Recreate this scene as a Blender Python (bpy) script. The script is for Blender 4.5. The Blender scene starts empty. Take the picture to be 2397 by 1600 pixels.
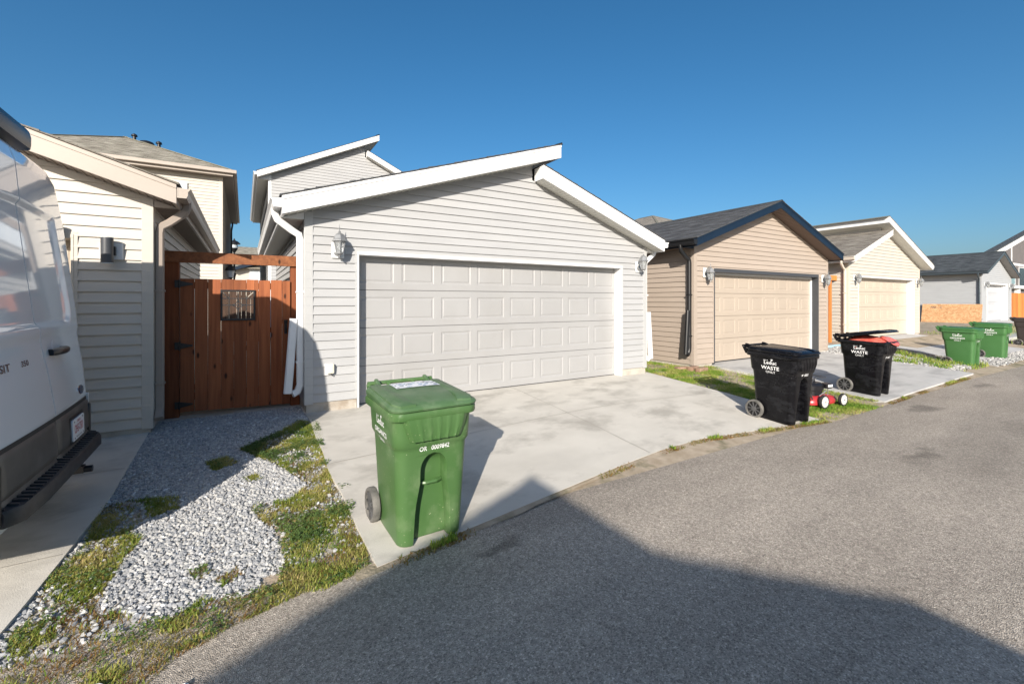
import bpy, bmesh, math, random
import numpy as np
from mathutils import Vector, Matrix
random.seed(7); rng = np.random.default_rng(7)
R = math.radians
S = bpy.context.scene
COL = S.collection

# ------------------------------------------------------------------ camera, sky, sun, exposure
cam_d = bpy.data.cameras.new('camera'); cam = bpy.data.objects.new('camera', cam_d); COL.objects.link(cam)
cam.location = (-0.675, -6.267, 1.447); cam.rotation_euler = (R(90), 0, R(-31.05))
cam_d.sensor_width = 36.0; cam_d.lens = 36.0*1040/2397.0
cam_d.shift_y = -(800-704)/2397.0; cam_d.clip_start = 0.05; cam_d.clip_end = 3000
S.camera = cam
SUN_AZ, SUN_EL = 35.5, 22.0          # shadows run towards +Y, turned SUN_AZ towards +X
w = bpy.data.worlds.new('World'); S.world = w; w.use_nodes = True
nt = w.node_tree; nt.nodes.clear()
sky = nt.nodes.new('ShaderNodeTexSky'); sky.sky_type = 'NISHITA'; sky.sun_disc = False
sky.sun_elevation = R(SUN_EL); sky.sun_rotation = R(180+SUN_AZ)
sky.altitude = 400; sky.air_density = 1.0; sky.dust_density = 3.2; sky.ozone_density = 4.5
bg = nt.nodes.new('ShaderNodeBackground'); bg.inputs['Strength'].default_value = 0.08
wo = nt.nodes.new('ShaderNodeOutputWorld')
hsv = nt.nodes.new('ShaderNodeHueSaturation'); hsv.inputs["Saturation"].default_value = 1.2; hsv.inputs["Hue"].default_value = 0.492
nt.links.new(sky.outputs[0], hsv.inputs['Color']); nt.links.new(hsv.outputs[0], bg.inputs['Color']); nt.links.new(bg.outputs[0], wo.inputs['Surface'])
sl = bpy.data.lights.new('sun', 'SUN'); sl.energy = 4.5; sl.angle = R(0.5); sl.color = (1.0, 0.925, 0.82)
so = bpy.data.objects.new('sun', sl); COL.objects.link(so)
_d = Vector((math.sin(R(SUN_AZ))*math.cos(R(SUN_EL)), math.cos(R(SUN_AZ))*math.cos(R(SUN_EL)), -math.sin(R(SUN_EL))))
so.rotation_euler = _d.to_track_quat('-Z', 'Y').to_euler(); so.location = (-20, -30, 25)
S.view_settings.view_transform = 'Standard'; S.view_settings.look = 'None'
S.view_settings.exposure = 0.86; S.view_settings.gamma = 1.0
S.render.engine = 'CYCLES'
S.cycles.use_denoising = True

# ------------------------------------------------------------------ materials
MATS = {}
def mat(name, col, rough=0.6, col2=None, scale=8.0, detail=4.0, bump=0.0, bscale=60.0, island=0.0, metallic=0.0, coat=0.0, spec=0.5,
        speck=None, stain=None, stain_scale=1.2, stain_amt=0.6, trans=0.0, stretch=None, emit=None):
    m = bpy.data.materials.new(name); m.use_nodes = True; MATS[name] = m
    n = m.node_tree.nodes; L = m.node_tree.links; b = n['Principled BSDF']
    b.inputs['Roughness'].default_value = rough; b.inputs['Metallic'].default_value = metallic
    b.inputs['Specular IOR Level'].default_value = spec
    b.inputs['Coat Weight'].default_value = coat; b.inputs['Coat Roughness'].default_value = 0.05
    b.inputs['Transmission Weight'].default_value = trans
    tc = n.new('ShaderNodeTexCoord'); vec = tc.outputs['Object']
    if stretch:
        mp = n.new('ShaderNodeMapping'); mp.inputs['Scale'].default_value = stretch; L.new(vec, mp.inputs['Vector']); vec2 = mp.outputs[0]
    else: vec2 = vec
    cur = None
    def rgb(c):
        r = n.new('ShaderNodeRGB'); r.outputs[0].default_value = (*c, 1); return r.outputs[0]
    def noise(sc, de, v=vec2, rg=0.55):
        x = n.new('ShaderNodeTexNoise'); x.inputs['Scale'].default_value = sc; x.inputs['Detail'].default_value = de
        x.inputs['Roughness'].default_value = rg; L.new(v, x.inputs['Vector']); return x.outputs['Fac']
    def ramp(f, a, c):
        x = n.new('ShaderNodeMapRange'); x.inputs['From Min'].default_value = a; x.inputs['From Max'].default_value = c
        L.new(f, x.inputs['Value']); return x.outputs[0]
    def mix(f, a, c, mode='MIX'):
        x = n.new('ShaderNodeMix'); x.data_type = 'RGBA'; x.blend_type = mode
        if isinstance(f, float): x.inputs['Factor'].default_value = f
        else: L.new(f, x.inputs['Factor'])
        L.new(a, x.inputs['A']); L.new(c, x.inputs['B']); return x.outputs['Result']
    cur = rgb(col)
    if col2: cur = mix(ramp(noise(scale, detail), 0.35, 0.65), cur, rgb(col2))
    if stain:
        f = ramp(noise(stain_scale, 7.0, vec2, 0.62), 0.50, 0.66)
        mm = n.new('ShaderNodeMath'); mm.operation = 'MULTIPLY'; mm.inputs[1].default_value = stain_amt; L.new(f, mm.inputs[0])
        cur = mix(mm.outputs[0], cur, rgb(stain))
    if speck:
        vo = n.new('ShaderNodeTexVoronoi'); vo.inputs['Scale'].default_value = speck[1]; L.new(vec, vo.inputs['Vector'])
        a = ramp(vo.outputs['Distance'], .16, .10); c_ = ramp(noise(3.0, 4.0, vec), .48, .62)
        mm = n.new('ShaderNodeMath'); mm.operation = 'MULTIPLY'; L.new(a, mm.inputs[0]); L.new(c_, mm.inputs[1])
        m2 = n.new('ShaderNodeMath'); m2.operation = 'MULTIPLY'; m2.inputs[1].default_value = speck[2]; L.new(mm.outputs[0], m2.inputs[0])
        cur = mix(m2.outputs[0], cur, rgb(speck[0]))
    if island:
        g = n.new('ShaderNodeNewGeometry')
        mr = n.new('ShaderNodeMapRange'); mr.inputs['To Min'].default_value = 1-island; mr.inputs['To Max'].default_value = 1+island
        L.new(g.outputs['Random Per Island'], mr.inputs['Value'])
        hs = n.new('ShaderNodeHueSaturation'); L.new(mr.outputs[0], hs.inputs['Value']); L.new(cur, hs.inputs['Color']); cur = hs.outputs[0]
    L.new(cur, b.inputs['Base Color'])
    if bump:
        bn = n.new('ShaderNodeBump'); bn.inputs['Strength'].default_value = bump; bn.inputs['Distance'].default_value = 0.01
        L.new(noise(bscale, 3.0), bn.inputs['Height']); L.new(bn.outputs[0], b.inputs['Normal'])
    if emit:
        b.inputs['Emission Color'].default_value = (*emit, 1); b.inputs['Emission Strength'].default_value = 1.0
    m['_api'] = 1
    return m

def shingle_mat(name, c1, c2, c3):
    m = bpy.data.materials.new(name); m.use_nodes = True; n = m.node_tree.nodes; L = m.node_tree.links; b = n['Principled BSDF']
    b.inputs['Roughness'].default_value = 0.92; b.inputs['Specular IOR Level'].default_value = 0.2
    uv = n.new('ShaderNodeUVMap'); br = n.new('ShaderNodeTexBrick'); br.offset = 0.37; br.offset_frequency = 2
    br.inputs['Scale'].default_value = 1.0; br.inputs['Brick Width'].default_value = 0.23; br.inputs['Row Height'].default_value = 0.14
    br.inputs['Mortar Size'].default_value = 0.006; br.inputs['Bias'].default_value = 0.0
    br.inputs['Color1'].default_value = (*c1, 1); br.inputs['Color2'].default_value = (*c2, 1); br.inputs['Mortar'].default_value = (*[x*0.55 for x in c1], 1)
    L.new(uv.outputs[0], br.inputs['Vector'])
    nz = n.new('ShaderNodeTexNoise'); nz.inputs['Scale'].default_value = 2.2; nz.inputs['Detail'].default_value = 6
    mp = n.new('ShaderNodeMapping'); mp.inputs['Scale'].default_value = (1, 4.5, 1); L.new(uv.outputs[0], mp.inputs['Vector']); L.new(mp.outputs[0], nz.inputs['Vector'])
    mr = n.new('ShaderNodeMapRange'); mr.inputs['From Min'].default_value = 0.42; mr.inputs['From Max'].default_value = 0.62; L.new(nz.outputs['Fac'], mr.inputs['Value'])
    mx = n.new('ShaderNodeMix'); mx.data_type = 'RGBA'; L.new(mr.outputs[0], mx.inputs['Factor']); L.new(br.outputs['Color'], mx.inputs['A']); mx.inputs['B'].default_value = (*c3, 1)
    n2 = n.new('ShaderNodeTexNoise'); n2.inputs['Scale'].default_value = 90; n2.inputs['Detail'].default_value = 2; L.new(uv.outputs[0], n2.inputs['Vector'])
    m2 = n.new('ShaderNodeMix'); m2.data_type = 'RGBA'; m2.blend_type = 'OVERLAY'; m2.inputs['Factor'].default_value = 0.5
    L.new(mx.outputs['Result'], m2.inputs['A']); L.new(n2.outputs['Color'], m2.inputs['B'])
    hs = n.new('ShaderNodeHueSaturation'); hs.inputs['Saturation'].default_value = 0.8; L.new(m2.outputs['Result'], hs.inputs['Color'])
    L.new(hs.outputs[0], b.inputs['Base Color'])
    bn = n.new('ShaderNodeBump'); bn.inputs['Strength'].default_value = 0.7; bn.inputs['Distance'].default_value = 0.01; L.new(br.outputs['Fac'], bn.inputs['Height']); bn.invert = True
    L.new(bn.outputs[0], b.inputs['Normal'])
    return m

STAINS = [(8.37, -3.66, .30, .6), (5.52, -4.47, .26, .62), (11.78, -3.53, .36, .6), (.80, -3.60, .17, .55)]
def asphalt_mat():
    m = bpy.data.materials.new('asphalt'); m.use_nodes = True; n = m.node_tree.nodes; L = m.node_tree.links; b = n['Principled BSDF']
    b.inputs['Roughness'].default_value = 0.9; b.inputs['Specular IOR Level'].default_value = 0.25
    tc = n.new('ShaderNodeTexCoord'); v = tc.outputs['Object']
    vo = n.new('ShaderNodeTexVoronoi'); vo.inputs['Scale'].default_value = 170; L.new(v, vo.inputs['Vector'])
    vo2 = n.new('ShaderNodeTexVoronoi'); vo2.inputs['Scale'].default_value = 75; L.new(v, vo2.inputs['Vector'])
    bw = n.new('ShaderNodeSeparateColor'); L.new(vo.outputs['Color'], bw.inputs[0])
    cr = n.new('ShaderNodeValToRGB'); e = cr.color_ramp.elements
    e[0].position = 0; e[0].color = (.20, .172, .142, 1); e[1].position = 1; e[1].color = (.64, .565, .475, 1)
    x = e.new(.30); x.color = (.35, .305, .255, 1); x = e.new(.88); x.color = (.43, .375, .315, 1)
    L.new(bw.outputs[0], cr.inputs[0])
    bw2 = n.new('ShaderNodeSeparateColor'); L.new(vo2.outputs['Color'], bw2.inputs[0])
    mr2 = n.new('ShaderNodeMapRange'); mr2.inputs['To Min'].default_value = .78; mr2.inputs['To Max'].default_value = 1.2; L.new(bw2.outputs[1], mr2.inputs['Value'])
    nz = n.new('ShaderNodeTexNoise'); nz.inputs['Scale'].default_value = .9; nz.inputs['Detail'].default_value = 8; nz.inputs['Roughness'].default_value = .66; mpt = n.new('ShaderNodeMapping'); mpt.inputs['Scale'].default_value = (.35, 1.1, 1); L.new(v, mpt.inputs['Vector']); L.new(mpt.outputs[0], nz.inputs['Vector'])
    mr = n.new('ShaderNodeMapRange'); mr.inputs['From Min'].default_value = .3; mr.inputs['From Max'].default_value = .7; mr.inputs['To Min'].default_value = .74; mr.inputs['To Max'].default_value = 1.22; L.new(nz.outputs['Fac'], mr.inputs['Value'])
    # oil spots: sparse, dark
    mp = n.new('ShaderNodeMapping'); mp.inputs['Scale'].default_value = (.55, 1.0, 1); mp.inputs['Location'].default_value = (3.1, 1.7, 0); L.new(v, mp.inputs['Vector'])
    ns = n.new('ShaderNodeTexNoise'); ns.inputs['Scale'].default_value = 1.3; ns.inputs['Detail'].default_value = 6; ns.inputs['Roughness'].default_value = .65; L.new(mp.outputs[0], ns.inputs['Vector'])
    ms = n.new('ShaderNodeMapRange'); ms.inputs['From Min'].default_value = .66; ms.inputs['From Max'].default_value = .80; ms.inputs['To Min'].default_value = 1; ms.inputs['To Max'].default_value = .6; L.new(ns.outputs['Fac'], ms.inputs['Value'])
    nd = n.new('ShaderNodeTexNoise'); nd.inputs['Scale'].default_value = 3.5; nd.inputs['Detail'].default_value = 6; L.new(v, nd.inputs['Vector'])
    vm = n.new('ShaderNodeVectorMath'); vm.operation = 'MULTIPLY_ADD'; vm.inputs[1].default_value = (.8, .5, 0); L.new(nd.outputs['Color'], vm.inputs[0]); L.new(v, vm.inputs[2])
    prod = ms.outputs[0]
    for (px_, py_, r_, k_) in STAINS:
        sb = n.new('ShaderNodeVectorMath'); sb.operation = 'SUBTRACT'; sb.inputs[1].default_value = (px_+.4, py_+.25, 0); L.new(vm.outputs[0], sb.inputs[0])
        sc_ = n.new('ShaderNodeVectorMath'); sc_.operation = 'MULTIPLY'; sc_.inputs[1].default_value = (.6, 1.6, 0); L.new(sb.outputs[0], sc_.inputs[0])
        ln = n.new('ShaderNodeVectorMath'); ln.operation = 'LENGTH'; L.new(sc_.outputs[0], ln.inputs[0])
        mq = n.new('ShaderNodeMapRange'); mq.interpolation_type = 'SMOOTHSTEP'; mq.inputs['From Min'].default_value = r_*.25; mq.inputs['From Max'].default_value = r_; mq.inputs['To Min'].default_value = k_; L.new(ln.outputs['Value'], mq.inputs['Value'])
        mu = n.new('ShaderNodeMath'); mu.operation = 'MULTIPLY'; L.new(prod, mu.inputs[0]); L.new(mq.outputs[0], mu.inputs[1]); prod = mu.outputs[0]
    a = n.new('ShaderNodeMath'); a.operation = 'MULTIPLY'; L.new(mr.outputs[0], a.inputs[0]); L.new(mr2.outputs[0], a.inputs[1])
    a2 = n.new('ShaderNodeMath'); a2.operation = 'MULTIPLY'; L.new(a.outputs[0], a2.inputs[0]); L.new(prod, a2.inputs[1])
    hs = n.new('ShaderNodeHueSaturation'); L.new(cr.outputs[0], hs.inputs['Color']); L.new(a2.outputs[0], hs.inputs['Value'])
    L.new(hs.outputs[0], b.inputs['Base Color'])
    bn = n.new('ShaderNodeBump'); bn.inputs['Strength'].default_value = .8; bn.inputs['Distance'].default_value = .006; L.new(vo.outputs['Distance'], bn.inputs['Height']); L.new(bn.outputs[0], b.inputs['Normal'])
    return m

def blade_mat(name, cols):
    m = bpy.data.materials.new(name); m.use_nodes = True; n = m.node_tree.nodes; L = m.node_tree.links; b = n['Principled BSDF']
    b.inputs['Roughness'].default_value = .65; b.inputs['Specular IOR Level'].default_value = .25
    g = n.new('ShaderNodeNewGeometry'); cr = n.new('ShaderNodeValToRGB'); e = cr.color_ramp.elements
    e[0].position = 0; e[0].color = (*cols[0], 1); e[1].position = 1; e[1].color = (*cols[-1], 1)
    for i, c in enumerate(cols[1:-1]): x = e.new((i+1)/(len(cols)-1)); x.color = (*c, 1)
    tc = n.new('ShaderNodeTexCoord'); nz = n.new('ShaderNodeTexNoise'); nz.inputs['Scale'].default_value = 3.2; nz.inputs['Detail'].default_value = 3
    L.new(tc.outputs['Object'], nz.inputs['Vector'])
    mr = n.new('ShaderNodeMapRange'); mr.inputs['From Min'].default_value = .3; mr.inputs['From Max'].default_value = .7; L.new(nz.outputs['Fac'], mr.inputs['Value'])
    mx = n.new('ShaderNodeMix'); mx.inputs['Factor'].default_value = .55; L.new(g.outputs['Random Per Island'], mx.inputs['A']); L.new(mr.outputs[0], mx.inputs['B'])
    L.new(mx.outputs['Result'], cr.inputs[0]); L.new(cr.outputs[0], b.inputs['Base Color'])
    tr = n.new('ShaderNodeBsdfTranslucent'); L.new(cr.outputs[0], tr.inputs['Color'])
    ms = n.new('ShaderNodeMixShader'); ms.inputs[0].default_value = .3; L.new(b.outputs[0], ms.inputs[1]); L.new(tr.outputs[0], ms.inputs[2])
    L.new(ms.outputs[0], n['Material Output'].inputs['Surface'])
    return m

def stone_mat(name, lo, hi):
    m = bpy.data.materials.new(name); m.use_nodes = True; n = m.node_tree.nodes; L = m.node_tree.links; b = n['Principled BSDF']
    b.inputs['Roughness'].default_value = .85
    g = n.new('ShaderNodeNewGeometry'); cr = n.new('ShaderNodeValToRGB'); e = cr.color_ramp.elements
    e[0].position = 0; e[0].color = (*lo, 1); e[1].position = 1; e[1].color = (*hi, 1); x = e.new(.95); x.color = (.44, .43, .41, 1)
    L.new(g.outputs['Random Per Island'], cr.inputs[0]); L.new(cr.outputs[0], b.inputs['Base Color'])
    return m

def wood_mat(name, c1, c2, knots=True, zscale=0.35):
    m = bpy.data.materials.new(name); m.use_nodes = True; n = m.node_tree.nodes; L = m.node_tree.links; b = n['Principled BSDF']
    b.inputs['Roughness'].default_value = .7; b.inputs['Specular IOR Level'].default_value = .3
    tc = n.new('ShaderNodeTexCoord'); g = n.new('ShaderNodeNewGeometry')
    ad = n.new('ShaderNodeVectorMath'); ad.operation = 'ADD'
    cb = n.new('ShaderNodeCombineXYZ'); mm = n.new('ShaderNodeMath'); mm.operation = 'MULTIPLY'; mm.inputs[1].default_value = 37.0
    L.new(g.outputs['Random Per Island'], mm.inputs[0]); L.new(mm.outputs[0], cb.inputs[2]); L.new(mm.outputs[0], cb.inputs[0])
    L.new(tc.outputs['Object'], ad.inputs[0]); L.new(cb.outputs[0], ad.inputs[1])
    mp = n.new('ShaderNodeMapping'); mp.inputs['Scale'].default_value = (14, 14, zscale*2); L.new(ad.outputs[0], mp.inputs['Vector'])
    nz = n.new('ShaderNodeTexNoise'); nz.inputs['Scale'].default_value = 1.6; nz.inputs['Detail'].default_value = 6; nz.inputs['Distortion'].default_value = .6; L.new(mp.outputs[0], nz.inputs['Vector'])
    cr = n.new('ShaderNodeValToRGB'); e = cr.color_ramp.elements; e[0].position = .3; e[0].color = (*c1, 1); e[1].position = .7; e[1].color = (*c2, 1)
    L.new(nz.outputs['Fac'], cr.inputs[0]); cur = cr.outputs[0]
    if knots:
        mp2 = n.new('ShaderNodeMapping'); mp2.inputs['Scale'].default_value = (7.2, 7.2, 3.0); L.new(ad.outputs[0], mp2.inputs['Vector'])
        vo = n.new('ShaderNodeTexVoronoi'); vo.inputs['Scale'].default_value = 1.0; L.new(mp2.outputs[0], vo.inputs['Vector'])
        mr = n.new('ShaderNodeMapRange'); mr.inputs['From Min'].default_value = .07; mr.inputs['From Max'].default_value = .15; L.new(vo.outputs['Distance'], mr.inputs['Value'])
        mx = n.new('ShaderNodeMix'); mx.data_type = 'RGBA'; L.new(mr.outputs[0], mx.inputs['Factor']); mx.inputs['A'].default_value = (*[x*.22 for x in c1], 1); L.new(cur, mx.inputs['B']); cur = mx.outputs['Result']
    mr3 = n.new('ShaderNodeMapRange'); mr3.inputs['To Min'].default_value = .68; mr3.inputs['To Max'].default_value = 1.3; L.new(g.outputs['Random Per Island'], mr3.inputs['Value'])
    hs = n.new('ShaderNodeHueSaturation'); L.new(mr3.outputs[0], hs.inputs['Value']); L.new(cur, hs.inputs['Color']); L.new(hs.outputs[0], b.inputs['Base Color'])
    bn = n.new('ShaderNodeBump'); bn.inputs['Strength'].default_value = .25; bn.inputs['Distance'].default_value = .004; L.new(nz.outputs['Fac'], bn.inputs['Height']); L.new(bn.outputs[0], b.inputs['Normal'])
    return m

def osb_mat():
    m = bpy.data.materials.new('strand_board'); m.use_nodes = True; n = m.node_tree.nodes; L = m.node_tree.links; b = n['Principled BSDF']
    b.inputs['Roughness'].default_value = .8
    tc = n.new('ShaderNodeTexCoord'); nz0 = n.new('ShaderNodeTexNoise'); nz0.inputs['Scale'].default_value = 6; L.new(tc.outputs['Object'], nz0.inputs['Vector'])
    mxv = n.new('ShaderNodeMix'); mxv.data_type = 'VECTOR'; mxv.inputs['Factor'].default_value = .25; L.new(tc.outputs['Object'], mxv.inputs['A']); L.new(nz0.outputs['Color'], mxv.inputs['B'])
    vo = n.new('ShaderNodeTexVoronoi'); vo.inputs['Scale'].default_value = 20; vo.distance = 'CHEBYCHEV'
    mp = n.new('ShaderNodeMapping'); mp.inputs['Scale'].default_value = (1, .7, 1.6); mp.inputs['Rotation'].default_value = (.5, 0, 0)
    L.new(mxv.outputs['Result'], mp.inputs['Vector']); L.new(mp.outputs[0], vo.inputs['Vector'])
    s = n.new('ShaderNodeSeparateColor'); L.new(vo.outputs['Color'], s.inputs[0])
    cr = n.new('ShaderNodeValToRGB'); e = cr.color_ramp.elements; e[0].color = (.36, .19, .085, 1); e[1].color = (.58, .36, .19, 1); x = e.new(.5); x.color = (.47, .26, .125, 1)
    L.new(s.outputs[0], cr.inputs[0]); L.new(cr.outputs[0], b.inputs['Base Color'])
    return m

M = {}
def mk(k, *a, **kw): M[k] = mat(k, *a, **kw)
mk('siding_grey', (.36, .36, .36), .5, (.335, .335, .336), 1.5, bump=.10, bscale=2.2, island=.028, stretch=(1, 1, 6), spec=.35)
mk('siding_tan', (.36, .30, .25), .55, (.338, .281, .233), 1.5, bump=.10, bscale=2.2, island=.028, stretch=(1, 1, 6), spec=.35)
mk('siding_cream', (.50, .46, .405), .5, (.47, .432, .38), 1.5, bump=.10, bscale=2.2, island=.028, stretch=(1, 1, 6), spec=.35)
mk('siding_pale', (.48, .445, .39), .5, (.45, .42, .37), 1.5, bump=.10, bscale=2.2, island=.028, stretch=(1, 1, 6), spec=.35)
mk('siding_ash', (.36, .37, .38), .55, (.335, .345, .355), 1.5, stretch=(1, 1, 6), spec=.35)
mk('siding_blue', (.42, .46, .50), .55, (.38, .42, .46), 1.5, stretch=(1, 1, 6), spec=.35)
mk('panel_brown', (.135, .12, .115), .6, (.12, .108, .105), 1.5)
mk('trim_white', (.70, .70, .70), .4, (.66, .66, .655), 2.0, stain=(.54, .52, .49), stain_scale=1.0, stain_amt=.25)
mk('trim_cream', (.52, .47, .40), .45, (.49, .445, .38), 2.0)
mk('trim_beige', (.37, .318, .272), .45, (.35, .30, .255), 2.0)
mk('post_grey', (.40, .40, .395), .45, (.375, .375, .37), 2.0)
mk('trim_navy', (.005, .014, .030), .45, (.007, .017, .035), 2.0, spec=.3)
mk('trim_slate', (.045, .06, .072), .4, (.05, .066, .08), 2.0)
mk('trim_charcoal', (.045, .048, .055), .45, (.05, .053, .06), 3.0)
mk('soffit_white', (.66, .65, .60), .6)
mk('soffit_brown', (.17, .12, .095), .6)
mk('soffit_taupe', (.26, .215, .18), .6)
mk('soffit_grey', (.30, .29, .28), .6)
mk('door_grey', (.315, .312, .31), .38, (.296, .293, .291), 1.2, stain=(.26, .25, .235), stain_scale=1.6, stain_amt=.2)
mk('door_tan', (.38, .32, .26), .4, (.36, .302, .245), 1.2)
mk('door_cream', (.45, .385, .31), .4, (.43, .365, .295), 1.2)
mk('door_pale', (.42, .43, .45), .4, (.40, .41, .43), 1.2)
mk('rubber', (.02, .02, .021), .75)
mk('foundation', (.44, .40, .345), .9, (.35, .315, .27), 5, bump=.4, bscale=40, stain=(.24, .19, .14), stain_scale=3.5, stain_amt=.7)
mk('concrete', (.56, .53, .475), .88, (.49, .462, .412), 1.7, 8, bump=.3, bscale=140, stain=(.30, .28, .245), stain_scale=1.25, stain_amt=.75, stretch=(1, 1.5, 1))
mk('concrete_cool', (.47, .46, .445), .88, (.41, .405, .39), 1.7, 8, bump=.3, bscale=140, stain=(.26, .255, .25), stain_scale=1.0, stain_amt=.7, stretch=(1, 2.2, 1))
mk('joint_dark', (.25, .235, .21), .95, (.36, .34, .31), 3)
mk('dirt', (.30, .24, .17), .95, (.40, .33, .25), 7, 6, bump=.8, bscale=50, stain=(.10, .10, .045), stain_scale=3, stain_amt=.8)
mk('gravel_base', (.34, .32, .29), .95, (.44, .41, .375), 30, 4, bump=.9, bscale=45, stain=(.36, .26, .16), stain_scale=2.5, stain_amt=.7)
mk('bin_green', (.052, .118, .034), .40, (.062, .128, .042), 3.5, 6, stain=(.14, .20, .10), stain_scale=4.5, stain_amt=.5, speck=((.35, .38, .24), 34, .8), bump=.06, bscale=30)
mk('bin_lid_green', (.056, .115, .042), .46, (.075, .14, .064), 5, 6, stain=(.15, .20, .12), stain_scale=6, stain_amt=.5)
mk('bin_green_bright', (.04, .122, .034), .4, (.046, .132, .04), 3.5, 6)
mk('bin_black', (.003, .003, .004), .24, (.005, .005, .0065), 3.5, 6, spec=.25, stain=(.022, .023, .026), stain_scale=6, stain_amt=.5, stretch=(1, 1, 2.2), speck=((.12, .12, .12), 40, .6), bump=.08, bscale=30)
mk('bin_brown', (.03, .024, .022), .5, (.035, .028, .026), 3.5)
mk('tyre_grey', (.085, .082, .076), .9, (.15, .142, .13), 14)
mk('hub_black', (.006, .006, .007), .5); mk('hub_rib', (.07, .07, .072), .45)
mk('lettering_white', (.80, .80, .80), .5)
mk('lettering_chrome', (.30, .31, .33), .22, metallic=.9)
mk('lettering_red', (.42, .03, .05), .5)
mk('lettering_dark', (.05, .05, .06), .6)
mk('lettering_blue', (.10, .22, .40), .6)
mk('sticker', (.70, .72, .75), .35, (.62, .65, .70), 12)
mk('paint_white', (.84, .87, .90), .08, coat=1.0, spec=.7)
mk('van_trim', (.065, .06, .055), .42, (.10, .093, .085), 4, 6, stain=(.15, .14, .125), stain_scale=3.5, stain_amt=.5)
mk('plastic_black', (.008, .008, .010), .35, (.012, .012, .014), 8)
mk('step_black', (.012, .013, .017), .5, (.03, .032, .036), 14, 6)
mk('red_lens', (.09, .012, .05), .12, coat=.8)
mk('chrome', (.60, .61, .63), .16, metallic=1.0)
mk('badge_blue', (.012, .03, .10), .2, coat=.5)
mk('plate_white', (.74, .74, .76), .4)
mk('lamp_metal', (.25, .255, .26), .38, (.20, .205, .21), 9, metallic=.3)
mk('lamp_glass', (.78, .80, .80), .08, trans=.75)
mk('lamp_frost', (.66, .70, .72), .25, trans=.35)
mk('metal_black', (.010, .010, .011), .45)
mk('metal_dark', (.045, .045, .05), .38)
mk('metal_bronze', (.34, .31, .26), .4, metallic=.3)
mk('window_glass', (.03, .045, .06), .05, spec=.9)
mk('window_blind', (.52, .56, .60), .25, spec=.7)
mk('window_teal', (.22, .33, .36), .08, spec=.9)
mk('mower_red', (.42, .022, .028), .32, coat=.3, col2=(.36, .03, .032), scale=6)
mk('mower_hub', (.62, .60, .56), .5)
mk('bag_red', (.46, .05, .04), .22, (.60, .17, .13), 9, 5, bump=1.6, bscale=13, spec=.7)
mk('pebble_white', (.62, .62, .63), .8)
mk('outlet', (.58, .54, .46), .5)
mk('paver_brown', (.22, .13, .085), .9, (.30, .20, .14), 12, bump=.3)
mk('pvc_blue', (.25, .42, .52), .4)
M['shingle_black'] = shingle_mat('shingle_black', (.035, .037, .042), (.07, .073, .08), (.12, .125, .135))
M['shingle_slate'] = shingle_mat('shingle_slate', (.03, .037, .044), (.055, .066, .075), (.09, .104, .115))
M['shingle_brown'] = shingle_mat('shingle_brown', (.12, .10, .08), (.20, .172, .14), (.29, .262, .215))
M['shingle_tan'] = shingle_mat('shingle_tan', (.13, .112, .08), (.21, .185, .14), (.32, .29, .225))
M['asphalt'] = asphalt_mat()
M['grass_left'] = blade_mat('grass_left', [(.075, .15, .02), (.13, .22, .03), (.23, .28, .05), (.36, .35, .09), (.48, .40, .16), (.50, .35, .17)])
M['grass_green'] = blade_mat('grass_green', [(.06, .15, .015), (.12, .24, .025), (.20, .31, .04), (.30, .35, .07), (.44, .40, .14), (.54, .42, .20)])
M['clover'] = blade_mat('clover', [(.055, .105, .03), (.08, .14, .04), (.12, .18, .05), (.18, .23, .07)])
M['debris'] = blade_mat('debris', [(.10, .045, .015), (.20, .10, .03), (.28, .18, .06), (.13, .16, .03), (.36, .26, .12), (.08, .035, .015)])
M['stones'] = stone_mat('stones', (.22, .23, .25), (.60, .615, .64))
M['stones_far'] = stone_mat('stones_small', (.20, .20, .20), (.60, .59, .57))  # neutral grey stones of the loose gravel by the cream driveway
M['cedar'] = wood_mat('cedar', (.19, .056, .022), (.32, .105, .04))
M['dark_fence'] = wood_mat('dark_fence', (.035, .020, .013), (.07, .038, .024), knots=False)  # shade put into the colour: dark boards keep the grille view dark
M['cedar_post'] = wood_mat('cedar_post', (.155, .042, .015), (.26, .08, .028), knots=False)
M['cedar_beam'] = wood_mat('cedar_beam', (.17, .058, .024), (.30, .115, .045), zscale=7)
M['cedar_bright'] = wood_mat('cedar_bright', (.42, .14, .03), (.58, .22, .06), knots=False)
M['osb'] = osb_mat()

# ------------------------------------------------------------------ helpers
def tag(o, label=None, cat=None, group=None, kind=None):
    if label: o['label'] = label
    if cat: o['category'] = cat
    if group: o['group'] = group
    if kind: o['kind'] = kind
    return o
def thing(name, label, cat, loc=(0, 0, 0), rz=0, group=None):
    o = bpy.data.objects.new(name, None); o.empty_display_size = .2; COL.objects.link(o)
    o.location = loc; o.rotation_euler = (0, 0, rz)
    return tag(o, label, cat, group)
def kids(o): return [c for c in bpy.data.objects if c.parent == o]
def copy_tree(o, parent=None):
    c = o.copy(); COL.objects.link(c)
    if parent: c.parent = parent
    for k in kids(o):
        copy_tree(k, c)
    return c

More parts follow.
